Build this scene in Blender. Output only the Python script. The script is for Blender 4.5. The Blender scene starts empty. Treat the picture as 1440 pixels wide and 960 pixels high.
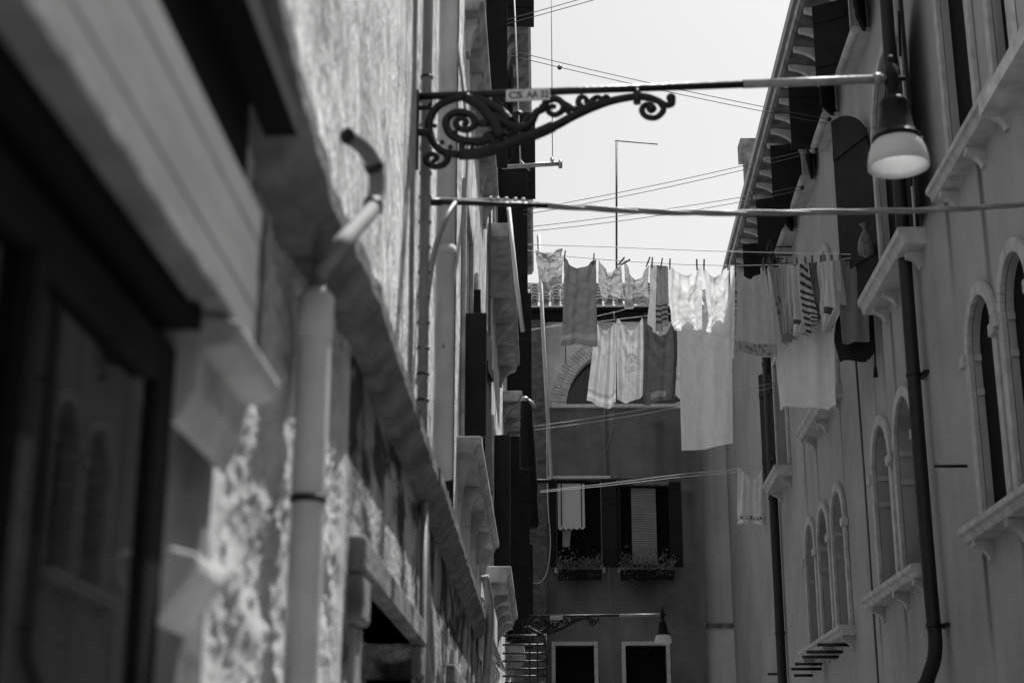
import bpy, bmesh, math, random
from mathutils import Vector, noise
random.seed(7)
S = bpy.context.scene
COL = S.collection
PI = math.pi
# ------------------------------------------------------------------ camera geometry
F = 2100.0
TILT = math.atan(630 / F); CT, ST = math.cos(TILT), math.sin(TILT)
HC = 1.6
def _raw(px, py):
    cx = (px - 720) / F; cy = (480 - py) / F
    return cx, CT - cy * ST, ST + cy * CT
_x, _y, _z = _raw(760, 1110); YAW = math.atan2(_x, _y)
def ray(px, py):
    x, y, z = _raw(px, py)
    return Vector((x * math.cos(YAW) - y * math.sin(YAW), x * math.sin(YAW) + y * math.cos(YAW), z))
_r = ray(830, 1110); K = _r.x / _r.y
CAM = Vector((0, 0, HC))
def atY(px, py, Y):
    d = ray(px, py); return CAM + d * (Y / d.y)
def onL(px, py, p=0.0):
    d = ray(px, py); return CAM + d * ((-.55 + p) / d.x)
def onR(px, py, p=0.0):
    d = ray(px, py); return CAM + d * ((3.2 - p) / (d.x - K * d.y))
class Plane:
    def __init__(s, ax, ay, bx, by):
        s.a = Vector((ax, ay, 0)); n = Vector((by - ay, -(bx - ax), 0)).normalized()
        if n.y > 0: n = -n
        s.n = n
    def pt(s, px, py, off=0.0, fold=0.0):
        d = ray(px, py); t = (s.a - CAM).dot(s.n) / d.dot(s.n)
        return CAM + d * (t - off / d.length) + s.n * fold
# wall frames: u along the wall, v up, p out of the wall
def RW(u, v, p=0.0): return Vector((3.2 + K * u - p, u, v))
def LW(u, v, p=0.0): return Vector((-.55 + p, u, v))
def FW(u, v, p=0.0): return Vector((u, 33 - p, v))
def SW(u, v, p=0.0): return Vector((u, 33.4 - p, v))

# ------------------------------------------------------------------ mesh builder
class MB:
    def __init__(s): s.v = []; s.f = []; s.m = []; s.uv = {}; s.smooth = set()
    def add(s, vs, fs, mi=0, smooth=False):
        b = len(s.v); s.v += [Vector(x) for x in vs]
        for f in fs:
            if smooth: s.smooth.add(len(s.f))
            s.f.append([b + i for i in f]); s.m.append(mi)
        return b
    def hexa(s, c, mi=0):
        s.add(c, [(0, 1, 2, 3), (7, 6, 5, 4), (0, 4, 5, 1), (1, 5, 6, 2), (2, 6, 7, 3), (3, 7, 4, 0)], mi); return s
    def fbox(s, fr, u0, u1, v0, v1, p0, p1, mi=0):
        return s.hexa([fr(u0, v0, p0), fr(u1, v0, p0), fr(u1, v1, p0), fr(u0, v1, p0),
                       fr(u0, v0, p1), fr(u1, v0, p1), fr(u1, v1, p1), fr(u0, v1, p1)], mi)
    def box(s, x0, x1, y0, y1, z0, z1, mi=0):
        return s.fbox(lambda u, v, p: Vector((u, p, v)), x0, x1, z0, z1, y0, y1, mi)
    def extr(s, fr, prof, u0, u1, mi=0):
        """profile [(p, v)] extruded along u"""
        n = len(prof)
        vs = [fr(u0, v, p) for p, v in prof] + [fr(u1, v, p) for p, v in prof]
        fs = [(i, (i + 1) % n, n + (i + 1) % n, n + i) for i in range(n)]
        s.add(vs, fs + [tuple(range(n - 1, -1, -1)), tuple(range(n, 2 * n))], mi); return s
    def plate(s, fr, poly, p0, p1, mi=0):
        """polygon [(u, v)] extruded in p"""
        n = len(poly)
        vs = [fr(u, v, p0) for u, v in poly] + [fr(u, v, p1) for u, v in poly]
        fs = [(i, (i + 1) % n, n + (i + 1) % n, n + i) for i in range(n)]
        s.add(vs, fs + [tuple(range(n - 1, -1, -1)), tuple(range(n, 2 * n))], mi); return s
    def tube(s, pts, r, seg=8, mi=0, cap=True):
        pts = [Vector(p) for p in pts]; n = len(pts)
        rr = r if isinstance(r, (list, tuple)) else [r] * n
        t0 = (pts[1] - pts[0]).normalized()
        ref = Vector((0, 0, 1)) if abs(t0.z) < .9 else Vector((1, 0, 0))
        nrm = (ref - t0 * ref.dot(t0)).normalized(); vs = []
        for i in range(n):
            t = (pts[min(i + 1, n - 1)] - pts[max(i - 1, 0)])
            t = t.normalized() if t.length > 1e-9 else t0
            nrm = (nrm - t * nrm.dot(t)); nrm = nrm.normalized() if nrm.length > 1e-6 else ref
            b = t.cross(nrm)
            for k in range(seg):
                a = 2 * PI * k / seg
                vs.append(pts[i] + (nrm * math.cos(a) + b * math.sin(a)) * rr[i])
        fs = [(i * seg + k, i * seg + (k + 1) % seg, (i + 1) * seg + (k + 1) % seg, (i + 1) * seg + k) for i in range(n - 1) for k in range(seg)]
        b0 = s.add(vs, fs, mi, True)
        if cap:
            for e in (0, n - 1):
                s.f.append([b0 + e * seg + k for k in range(seg)]); s.m.append(mi)
        return s
    def lathe(s, c, prof, seg=28, mi=0):
        """profile [(r, z)] about the vertical through c"""
        c = Vector(c); n = len(prof)
        vs = [c + Vector((r * math.cos(2 * PI * k / seg), r * math.sin(2 * PI * k / seg), z)) for r, z in prof for k in range(seg)]
        fs = [(i * seg + k, i * seg + (k + 1) % seg, (i + 1) * seg + (k + 1) % seg, (i + 1) * seg + k) for i in range(n - 1) for k in range(seg)]
        s.add(vs, fs, mi, True); return s
    def ball(s, c, r, mi=0, sq=1.0):
        prof = [(max(.0005, r * math.sin(PI * i / 8)), r * sq * math.cos(PI * i / 8)) for i in range(9)]
        return s.lathe(c, prof, 12, mi)
    def build(s, name, mats, parent=None, recalc=True, bevel=0.0):
        org = ROOT_LOC(parent)
        me = bpy.data.meshes.new(name)
        me.from_pydata([v - org for v in s.v], [], s.f)
        mats = mats if isinstance(mats, (list, tuple)) else [mats]
        for m in mats: me.materials.append(m)
        for i, p in enumerate(me.polygons):
            p.material_index = s.m[i]
            if i in s.smooth: p.use_smooth = True
        if recalc:
            bm = bmesh.new(); bm.from_mesh(me)
            bmesh.ops.recalc_face_normals(bm, faces=bm.faces); bm.to_mesh(me); bm.free()
        o = bpy.data.objects.new(name, me); COL.objects.link(o)
        if parent: o.parent = parent
        if bevel:
            b = o.modifiers.new('bevel', 'BEVEL'); b.width = bevel; b.segments = 2; b.limit_method = 'ANGLE'
        return o
def ROOT_LOC(o):
    v = Vector((0, 0, 0))
    while o: v = v + Vector(o.location); o = o.parent
    return v
def tag(o, label, cat, group=None, kind=None):
    if label: o['label'] = label
    if cat: o['category'] = cat
    if group: o['group'] = group
    if kind: o['kind'] = kind
    return o
def thing(name, label, cat, loc, group=None):
    o = bpy.data.objects.new(name, None); COL.objects.link(o); o.location = Vector(loc); o.empty_display_size = .2
    return tag(o, label, cat, group)
def copy_thing(o, loc, label=None):
    def rec(a, par):
        c = a.copy(); COL.objects.link(c)
        if par: c.parent = par
        for ch in a.children: rec(ch, c)
        return c
    c = rec(o, None); c.location = Vector(loc)
    if label: c['label'] = label
    return c
def crv(pts, n=6):
    """Catmull-Rom through points"""
    P = [Vector(p) for p in pts]; out = []
    for i in range(len(P) - 1):
        a, b, c, d = P[max(i - 1, 0)], P[i], P[i + 1], P[min(i + 2, len(P) - 1)]
        for k in range(n):
            t = k / n
            out.append(.5 * ((2 * b) + (c - a) * t + (2 * a - 5 * b + 4 * c - d) * t * t + (3 * b - a - 3 * c + d) * t ** 3))
    return out + [P[-1]]

# ------------------------------------------------------------------ materials (a black and white place: neutral greys)
def newmat(name):
    m = bpy.data.materials.new(name); m.use_nodes = True
    return m, m.node_tree.nodes, m.node_tree.links, m.node_tree.nodes['Principled BSDF']
def g(v): return (v, v, v, 1)
def nd(N, t, **kw):
    n = N.new(t)
    for k, v in kw.items():
        if k in n.inputs: n.inputs[k].default_value = v
        else: setattr(n, k, v)
    return n
def math_n(N, L, op, a, b=None):
    n = N.new('ShaderNodeMath'); n.operation = op
    for i, x in enumerate((a, b)):
        if x is None: continue
        if isinstance(x, (int, float)): n.inputs[i].default_value = x
        else: L.new(x, n.inputs[i])
    return n.outputs[0]
def plain(name, v, rough=.6, metal=0, bump=0, scale=60, var=.25, spec=.5):
    m, N, L, B = newmat(name)
    B.inputs['Roughness'].default_value = rough; B.inputs['Metallic'].default_value = metal
    B.inputs['Specular IOR Level'].default_value = spec
    tc = N.new('ShaderNodeTexCoord'); nz = nd(N, 'ShaderNodeTexNoise', Scale=scale * .25, Detail=6.0)
    L.new(tc.outputs['Object'], nz.inputs['Vector'])
    r = nd(N, 'ShaderNodeValToRGB'); r.color_ramp.elements[0].position = .3; r.color_ramp.elements[1].position = .7
    r.color_ramp.elements[0].color = g(v * (1 - var)); r.color_ramp.elements[1].color = g(v * (1 + var))
    L.new(nz.outputs['Fac'], r.inputs[0]); L.new(r.outputs[0], B.inputs['Base Color'])
    if bump:
        n2 = nd(N, 'ShaderNodeTexNoise', Scale=scale, Detail=5.0); L.new(tc.outputs['Object'], n2.inputs['Vector'])
        b = nd(N, 'ShaderNodeBump', Strength=bump, Distance=.02); L.new(n2.outputs['Fac'], b.inputs['Height']); L.new(b.outputs[0], B.inputs['Normal'])
    return m
def plaster(name, v, var=.2, streak=.25, bump=.3, scale=3.0, dist=.02, stains=(), zsplit=None, axis='Y', spots=0.0, streakbump=0.0, smap=(6.5, 6.5, .35)):
    """aged plaster: blotches, vertical run-off streaks, fine grain; stains = (u, top, length, half width, strength)"""
    m, N, L, B = newmat(name); B.inputs['Roughness'].default_value = .92; B.inputs['Specular IOR Level'].default_value = .2
    tc = N.new('ShaderNodeTexCoord'); O = tc.outputs['Object']
    a = nd(N, 'ShaderNodeTexNoise', Scale=scale * .35, Detail=8.0, Roughness=.62); L.new(O, a.inputs['Vector'])
    mp = nd(N, 'ShaderNodeMapping'); mp.inputs['Scale'].default_value = smap; L.new(O, mp.inputs['Vector'])
    st = nd(N, 'ShaderNodeTexNoise', Scale=1.0, Detail=6.0, Roughness=.6); L.new(mp.outputs[0], st.inputs['Vector'])
    fine = nd(N, 'ShaderNodeTexNoise', Scale=scale * 9, Detail=7.0, Roughness=.7); L.new(O, fine.inputs['Vector'])
    def cen(x, k): return math_n(N, L, 'MULTIPLY', math_n(N, L, 'SUBTRACT', x, .5), k)
    f = math_n(N, L, 'ADD', 1.0, cen(a.outputs['Fac'], var * 4))
    f = math_n(N, L, 'ADD', f, cen(st.outputs['Fac'], streak * 4))
    f = math_n(N, L, 'ADD', f, cen(fine.outputs['Fac'], var * 1.2))
    f = math_n(N, L, 'MAXIMUM', f, .25)
    sep = N.new('ShaderNodeSeparateXYZ'); L.new(O, sep.inputs[0])
    for (u, top, ln, hw, k) in stains:
        wob = math_n(N, L, 'ADD', sep.outputs[axis], cen(a.outputs['Fac'], .12))
        du = math_n(N, L, 'ABSOLUTE', math_n(N, L, 'SUBTRACT', wob, u))
        h = nd(N, 'ShaderNodeMapRange'); h.inputs['From Min'].default_value = hw; h.inputs['From Max'].default_value = hw * .25
        L.new(du, h.inputs['Value'])
        e = nd(N, 'ShaderNodeMapRange'); e.inputs['From Min'].default_value = top - ln; e.inputs['From Max'].default_value = top
        L.new(sep.outputs['Z'], e.inputs['Value'])
        cut = math_n(N, L, 'LESS_THAN', sep.outputs['Z'], top)
        q = math_n(N, L, 'MULTIPLY', math_n(N, L, 'MULTIPLY', h.outputs[0], e.outputs[0]), cut)
        f = math_n(N, L, 'MULTIPLY', f, math_n(N, L, 'SUBTRACT', 1.0, math_n(N, L, 'MULTIPLY', q, k)))
    val = math_n(N, L, 'MULTIPLY', f, v)
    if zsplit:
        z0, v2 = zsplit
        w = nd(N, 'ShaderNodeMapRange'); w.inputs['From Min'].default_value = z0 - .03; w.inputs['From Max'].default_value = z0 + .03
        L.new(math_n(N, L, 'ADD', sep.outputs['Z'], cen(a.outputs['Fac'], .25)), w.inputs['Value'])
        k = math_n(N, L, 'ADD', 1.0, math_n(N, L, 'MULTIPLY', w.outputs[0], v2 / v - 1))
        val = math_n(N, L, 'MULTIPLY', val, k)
    cb = N.new('ShaderNodeCombineColor')
    for i in range(3): L.new(val, cb.inputs[i])
    L.new(cb.outputs[0], B.inputs['Base Color'])
    hgt = fine.outputs['Fac']
    if streakbump:
        hgt = math_n(N, L, 'ADD', hgt, math_n(N, L, 'MULTIPLY', st.outputs['Fac'], streakbump))
    if spots:
        vo = nd(N, 'ShaderNodeTexVoronoi', Scale=5.0); L.new(O, vo.inputs['Vector'])
        hgt = math_n(N, L, 'ADD', hgt, math_n(N, L, 'MULTIPLY', vo.outputs['Distance'], spots))
    b = nd(N, 'ShaderNodeBump', Strength=bump, Distance=dist); L.new(hgt, b.inputs['Height']); L.new(b.outputs[0], B.inputs['Normal'])
    return m
def brick(name, v1, v2, mortar):
    m, N, L, B = newmat(name); B.inputs['Roughness'].default_value = .95
    tc = N.new('ShaderNodeTexCoord'); mp = nd(N, 'ShaderNodeMapping'); mp.inputs['Rotation'].default_value = (PI / 2, 0, 0)
    L.new(tc.outputs['Object'], mp.inputs['Vector'])
    nz = nd(N, 'ShaderNodeTexNoise', Scale=6.0, Detail=6.0); L.new(tc.outputs['Object'], nz.inputs['Vector'])
    mx = nd(N, 'ShaderNodeMix', data_type='RGBA'); mx.inputs[0].default_value = .06
    L.new(mp.outputs[0], mx.inputs[6]); L.new(nz.outputs['Color'], mx.inputs[7])
    br = nd(N, 'ShaderNodeTexBrick', Color1=g(v1), Color2=g(v2), Mortar=g(mortar), Scale=1.0)
    br.inputs['Brick Width'].default_value = .26; br.inputs['Row Height'].default_value = .075; br.inputs['Mortar Size'].default_value = .012
    L.new(mx.outputs[2], br.inputs['Vector'])
    mu = nd(N, 'ShaderNodeMix', data_type='RGBA', blend_type='MULTIPLY'); mu.inputs[0].default_value = .8
    L.new(br.outputs[0], mu.inputs[6]); L.new(nz.outputs['Fac'], mu.inputs[7])
    L.new(mu.outputs[2], B.inputs['Base Color'])
    b = nd(N, 'ShaderNodeBump', Strength=.7, Distance=.02); L.new(br.outputs[0], b.inputs['Height']); L.new(b.outputs[0], B.inputs['Normal'])
    return m
def cloth_mat(name, v, trans=.38, pattern=None, weave=260):
    """woven cloth that lets some light through; pattern drawn in the cloth's own uv"""
    m, N, L, B = newmat(name); out = N['Material Output']
    B.inputs['Roughness'].default_value = .9; B.inputs['Specular IOR Level'].default_value = .15
    uv = N.new('ShaderNodeTexCoord'); U = uv.outputs['UV']
    nz = nd(N, 'ShaderNodeTexNoise', Scale=9.0, Detail=6.0); L.new(U, nz.inputs['Vector'])
    val = math_n(N, L, 'MULTIPLY', v, math_n(N, L, 'ADD', .86, math_n(N, L, 'MULTIPLY', nz.outputs['Fac'], .28)))
    sep = N.new('ShaderNodeSeparateXYZ'); L.new(U, sep.inputs[0])
    def band(lo, hi, k):
        w = math_n(N, L, 'MULTIPLY', math_n(N, L, 'GREATER_THAN', sep.outputs['Y'], lo), math_n(N, L, 'LESS_THAN', sep.outputs['Y'], hi))
        return w
    def mulwhere(val, w, k): return math_n(N, L, 'MULTIPLY', val, math_n(N, L, 'ADD', 1.0, math_n(N, L, 'MULTIPLY', w, k - 1)))
    if pattern:
        for kind, lo, hi, k in pattern:
            w = band(lo, hi, k)
            if kind == 'floral':
                mp = nd(N, 'ShaderNodeMapping'); mp.inputs['Scale'].default_value = (11, 15, 1); L.new(U, mp.inputs['Vector'])
                vo = nd(N, 'ShaderNodeTexVoronoi', Scale=1.0); L.new(mp.outputs[0], vo.inputs['Vector'])
                w = math_n(N, L, 'MULTIPLY', w, math_n(N, L, 'LESS_THAN', vo.outputs['Distance'], .42))
            elif kind == 'print':
                dx = math_n(N, L, 'ABSOLUTE', math_n(N, L, 'SUBTRACT', sep.outputs['X'], .55))
                n2 = nd(N, 'ShaderNodeTexNoise', Scale=26.0, Detail=3.0); L.new(U, n2.inputs['Vector'])
                w = math_n(N, L, 'MULTIPLY', math_n(N, L, 'MULTIPLY', w, math_n(N, L, 'LESS_THAN', dx, .24)), math_n(N, L, 'GREATER_THAN', n2.outputs['Fac'], .53))
            elif kind == 'hstripe':
                s_ = math_n(N, L, 'SINE', math_n(N, L, 'MULTIPLY', sep.outputs['Y'], 75.0))
                w = math_n(N, L, 'MULTIPLY', w, math_n(N, L, 'GREATER_THAN', s_, 0.0))
            elif kind == 'diag':
                s_ = math_n(N, L, 'SINE', math_n(N, L, 'ADD', math_n(N, L, 'MULTIPLY', sep.outputs['Y'], 62.0), math_n(N, L, 'MULTIPLY', sep.outputs['X'], -4.0)))
                w = math_n(N, L, 'MULTIPLY', w, math_n(N, L, 'GREATER_THAN', s_, 0.1))
            elif kind == 'speckle':
                n2 = nd(N, 'ShaderNodeTexNoise', Scale=45.0, Detail=2.0); L.new(U, n2.inputs['Vector'])
                w = math_n(N, L, 'MULTIPLY', w, math_n(N, L, 'GREATER_THAN', n2.outputs['Fac'], .55))
            elif kind == 'badge':
                dx = math_n(N, L, 'LESS_THAN', math_n(N, L, 'ABSOLUTE', math_n(N, L, 'SUBTRACT', sep.outputs['X'], .45)), .22)
                w = math_n(N, L, 'MULTIPLY', w, dx)
            val = mulwhere(val, w, k)
    cb = N.new('ShaderNodeCombineColor')
    for i in range(3): L.new(val, cb.inputs[i])
    L.new(cb.outputs[0], B.inputs['Base Color'])
    tr = N.new('ShaderNodeBsdfTranslucent'); L.new(cb.outputs[0], tr.inputs['Color'])
    mx = N.new('ShaderNodeMixShader'); mx.inputs[0].default_value = trans
    L.new(B.outputs[0], mx.inputs[1]); L.new(tr.outputs[0], mx.inputs[2]); L.new(mx.outputs[0], out.inputs['Surface'])
    wv = nd(N, 'ShaderNodeTexNoise', Scale=float(weave)); L.new(U, wv.inputs['Vector'])
    b = nd(N, 'ShaderNodeBump', Strength=.18, Distance=.004); L.new(wv.outputs['Fac'], b.inputs['Height'])
    L.new(b.outputs[0], B.inputs['Normal']); L.new(b.outputs[0], tr.inputs['Normal'])
    return m

M = {}
rstains = []
for px, py, ln, hw, k in [(1328, 255, 1.0, .10, .6), (1372, 190, 1.9, .10, .7), (1252, 440, 1.6, .09, .5), (1238, 450, 1.0, .08, .5), (1384, 775, .9, .10, .6), (1436, 715, .9, .12, .5),
                      (1237, 865, .6, .08, .5), (1272, 840, .6, .10, .5), (1310, 815, .9, .08, .5), (1130, 620, 1.2, .12, .5), (1146, 600, 1.5, .1, .5),
                      (1085, 700, 1.5, .1, .6), (1160, 915, .6, .3, .4), (1225, 470, 2.0, .05, .4), (1180, 560, 2.2, .06, .4)]:
    q = onR(px, py); rstains.append((q.y - 20, q.z, ln * 1.2, hw, min(.85, k * 1.35)))
M['plaster_right'] = plaster('weathered_plaster', .33, .22, .07, .3, 2.2, .015, rstains, smap=(3.2, 3.2, .4))
M['plaster_left_up'] = plaster('sunlit_rough_plaster', .64, .16, .12, 1.0, 4.5, .05, streakbump=1.0, smap=(11, 11, 2.2))
M['plaster_left_low'] = plaster('peeling_plaster', .30, .55, .35, .8, 4.0, .04, spots=.3)
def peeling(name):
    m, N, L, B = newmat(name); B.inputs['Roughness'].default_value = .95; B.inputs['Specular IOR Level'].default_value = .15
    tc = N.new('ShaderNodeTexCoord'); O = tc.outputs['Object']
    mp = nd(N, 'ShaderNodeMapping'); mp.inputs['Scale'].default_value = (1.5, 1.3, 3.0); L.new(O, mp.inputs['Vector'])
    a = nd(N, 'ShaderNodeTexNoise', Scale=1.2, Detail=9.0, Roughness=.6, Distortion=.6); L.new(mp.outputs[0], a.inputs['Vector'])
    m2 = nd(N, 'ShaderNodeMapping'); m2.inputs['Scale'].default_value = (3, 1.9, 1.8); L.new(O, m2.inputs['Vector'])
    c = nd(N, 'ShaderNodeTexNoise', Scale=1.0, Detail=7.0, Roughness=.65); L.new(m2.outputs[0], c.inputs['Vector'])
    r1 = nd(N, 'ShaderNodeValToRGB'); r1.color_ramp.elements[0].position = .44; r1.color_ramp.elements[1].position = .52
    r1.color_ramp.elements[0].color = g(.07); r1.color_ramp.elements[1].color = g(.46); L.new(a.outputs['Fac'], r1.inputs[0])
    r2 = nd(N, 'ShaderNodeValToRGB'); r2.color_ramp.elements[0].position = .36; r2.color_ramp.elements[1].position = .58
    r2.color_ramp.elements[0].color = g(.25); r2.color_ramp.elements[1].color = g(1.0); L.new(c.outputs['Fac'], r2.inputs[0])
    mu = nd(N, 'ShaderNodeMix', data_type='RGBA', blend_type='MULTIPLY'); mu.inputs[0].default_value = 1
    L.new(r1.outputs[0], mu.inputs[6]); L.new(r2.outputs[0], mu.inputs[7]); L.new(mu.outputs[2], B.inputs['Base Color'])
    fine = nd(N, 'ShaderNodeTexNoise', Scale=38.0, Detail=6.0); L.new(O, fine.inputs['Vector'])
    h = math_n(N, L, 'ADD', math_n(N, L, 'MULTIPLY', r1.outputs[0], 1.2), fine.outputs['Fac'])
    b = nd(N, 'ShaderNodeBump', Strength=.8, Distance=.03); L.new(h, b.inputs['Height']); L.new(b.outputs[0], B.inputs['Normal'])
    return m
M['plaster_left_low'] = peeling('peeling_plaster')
def roughwall(name, v, k=1.0):
    m, N, L, B = newmat(name); B.inputs['Roughness'].default_value = .95; B.inputs['Specular IOR Level'].default_value = .1
    tc = N.new('ShaderNodeTexCoord'); O = tc.outputs['Object']
    def nz(sc, det, rough=.6, dist=0.0):
        mp = nd(N, 'ShaderNodeMapping'); mp.inputs['Scale'].default_value = sc; L.new(O, mp.inputs['Vector'])
        n = nd(N, 'ShaderNodeTexNoise', Scale=1.0, Detail=det, Roughness=rough, Distortion=dist); L.new(mp.outputs[0], n.inputs['Vector']); return n.outputs['Fac']
    def ramp(x, lo, hi, a, b):
        q = nd(N, 'ShaderNodeMapRange'); q.inputs['From Min'].default_value = lo; q.inputs['From Max'].default_value = hi; q.inputs['To Min'].default_value = a; q.inputs['To Max'].default_value = b
        L.new(x, q.inputs['Value']); return q.outputs[0]
    big = nz((1.1, 1.1, .7), 6); fleck = nz((20, 10, 6), 6, .62, 1.2); patch = nz((4.5, 3.0, 2.6), 8, .62, .8); fine = nz((70, 70, 40), 4)
    a = ramp(big, .3, .7, .82, 1.12); b_ = ramp(fleck, .36, .50, .5, 1.0); c = ramp(patch, .38, .54, .62, 1.08)
    val = math_n(N, L, 'MULTIPLY', math_n(N, L, 'MULTIPLY', a, b_), math_n(N, L, 'MULTIPLY', c, v))
    cb = N.new('ShaderNodeCombineColor')
    for i in range(3): L.new(val, cb.inputs[i])
    L.new(cb.outputs[0], B.inputs['Base Color'])
    h = math_n(N, L, 'ADD', math_n(N, L, 'MULTIPLY', fleck, .55 * k), math_n(N, L, 'ADD', math_n(N, L, 'MULTIPLY', patch, 1.1 * k), math_n(N, L, 'MULTIPLY', fine, .12)))
    b = nd(N, 'ShaderNodeBump', Strength=1.0, Distance=.06); L.new(h, b.inputs['Height']); L.new(b.outputs[0], B.inputs['Normal'])
    return m
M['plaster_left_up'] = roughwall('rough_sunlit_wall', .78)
M['plaster_house'] = plaster('old_plaster', .64, .16, .12, .8, 4.5, .04, streakbump=.8, smap=(11, 11, 1.6))
M['plaster_house'] = roughwall('old_rough_plaster', .80, .8)
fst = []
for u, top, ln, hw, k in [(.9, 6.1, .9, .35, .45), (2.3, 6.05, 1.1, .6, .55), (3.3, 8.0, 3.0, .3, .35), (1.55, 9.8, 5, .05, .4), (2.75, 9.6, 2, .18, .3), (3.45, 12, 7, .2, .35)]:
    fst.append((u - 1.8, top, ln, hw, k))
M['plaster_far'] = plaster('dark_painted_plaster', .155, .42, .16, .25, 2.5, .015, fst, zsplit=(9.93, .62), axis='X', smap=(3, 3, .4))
M['plaster_side'] = plaster('pale_plaster', .54, .16, .14, .3, 2.5, .015)
M['rubble'] = plaster('rubble_stone', .64, .3, .05, .7, 14.0, .04, spots=.4)
M['stone'] = plain('white_stone', .55, .8, 0, .35, 40, .18, .3)
M['stone_right'] = plain('grey_istrian_stone', .42, .85, 0, .4, 30, .2, .2)
M['stone_left'] = plain('stained_sill_stone', .38, .85, 0, .5, 22, .4, .2)
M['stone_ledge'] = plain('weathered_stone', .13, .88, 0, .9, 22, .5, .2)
M['stone_dark'] = plain('dirty_stone', .17, .9, 0, .8, 16, .55, .2)
M['shutter'] = plain('black_shutter_paint', .012, .7, 0, .1, 30, .3, .2)
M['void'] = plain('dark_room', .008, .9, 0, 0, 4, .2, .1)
M['black_wood'] = plain('black_wood', .010, .7, 0, .2, 20, .4, .12)
M['iron'] = plain('black_iron', .007, .42, .0, .25, 70, .3, .35)
M['steel'] = plain('worn_grey_paint', .30, .4, .35, .1, 60, .2)
M['sleeve'] = plain('highlight_iron', .24, .5, 0, .15, 60, .3, .4)  # paler than the arm's black iron, standing for the sun's highlight
M['hood'] = plain('black_lamp_paint', .006, .5, 0, .15, 50, .3, .15)
M['pipe_dark'] = plain('dark_pipe_paint', .010, .55, 0, .1, 20, .35, .4)
M['pipe_light'] = plain('pale_grey_pipe', .56, .75, 0, .12, 14, .22, .2)
M['pipe_white'] = plain('off_white_pipe', .17, .8, 0, .05, 10, .12)
M['board'] = plain('grey_painted_board', .19, .6, 0, .1, 14, .12, .4)
M['cable'] = plain('grey_cable', .20, .45, 0, .1, 40, .2)
M['wire'] = plain('pale_cord', .55, .6, 0, 0, 20, .1)
M['wire_dark'] = plain('dark_cord', .10, .6, 0, 0, 20, .1)
M['sign'] = plain('white_enamel', .60, .35, 0, 0, 20, .06)
M['sign_ink'] = plain('grey_lettering', .10, .6, 0, 0, 20, .05)
M['peg'] = plain('dull_wooden_peg', .10, .7, 0, 0, 20, .3)
M['tile'] = plain('clay_tile', .5, .9, 0, .4, 20, .3, .2)
M['paving'] = plain('stone_paving', .30, .85, 0, .3, 8, .2, .3)
M['leaf'] = plain('leaves', .13, .6, 0, 0, 20, .5, .3)
M['slat'] = plain('roller_slats', .26, .6, 0, 0, 10, .15)
M['brick'] = brick('old_brick', .30, .16, .22)
M['brick_dark'] = brick('dark_brick', .20, .09, .16)
m, N_, L_, B_ = newmat('window_glass')
B_.inputs['Base Color'].default_value = g(.006); B_.inputs['Roughness'].default_value = .04; B_.inputs['IOR'].default_value = 1.5
_n = nd(N_, 'ShaderNodeTexNoise', Scale=1.5); _b = nd(N_, 'ShaderNodeBump', Strength=.05, Distance=.02); L_.new(_n.outputs['Fac'], _b.inputs['Height']); L_.new(_b.outputs[0], B_.inputs['Normal'])
M['glass'] = m
m, N_, L_, B_ = newmat('opal_glass')
B_.inputs['Base Color'].default_value = g(.75); B_.inputs['Roughness'].default_value = .25
_t = N_.new('ShaderNodeBsdfTranslucent'); _t.inputs['Color'].default_value = g(.85)
_m = N_.new('ShaderNodeMixShader'); _m.inputs[0].default_value = .5
L_.new(B_.outputs[0], _m.inputs[1]); L_.new(_t.outputs[0], _m.inputs[2]); L_.new(_m.outputs[0], N_['Material Output'].inputs['Surface'])
M['opal'] = m

# ------------------------------------------------------------------ walls with openings
def wall_mb(fr, u0, u1, v0, v1, ops, depth=.35):
    """ops: (u0,u1,v0,v1,arched) — arched: a half round on top reaching v1"""
    b = MB(); U = sorted({u0, u1} | {o[0] for o in ops} | {o[1] for o in ops}); V = sorted({v0, v1} | {o[2] for o in ops} | {o[3] for o in ops})
    U = [x for x in U if u0 <= x <= u1]; V = [x for x in V if v0 <= x <= v1]
    def hole(u, v): return any(o[0] < u < o[1] and o[2] < v < o[3] for o in ops)
    for i in range(len(U) - 1):
        for j in range(len(V) - 1):
            if not hole((U[i] + U[i + 1]) / 2, (V[j] + V[j + 1]) / 2):
                b.add([fr(U[i], V[j]), fr(U[i + 1], V[j]), fr(U[i + 1], V[j + 1]), fr(U[i], V[j + 1])], [(0, 1, 2, 3)])
    for (a, c, lo, hi, ar) in ops:
        if ar:
            r = (c - a) / 2; cx = (a + c) / 2; sp = hi - r; n = 14
            arc = [(cx + r * math.cos(PI * k / n), sp + r * math.sin(PI * k / n)) for k in range(n + 1)]
            for k in range(n):
                (x0, y0), (x1, y1) = arc[k], arc[k + 1]
                b.add([fr(x0, y0), fr(x1, y1), fr(x1, hi), fr(x0, hi)], [(0, 1, 2, 3)])
            out = [(c, lo)] + arc + [(a, lo)]
        else: out = [(c, lo), (c, hi), (a, hi), (a, lo)]
        for k in range(len(out)):
            p, q = out[k], out[(k + 1) % len(out)]
            b.add([fr(*p), fr(*q), fr(q[0], q[1], -depth), fr(p[0], p[1], -depth)], [(0, 1, 2, 3)])
    return b
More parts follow.
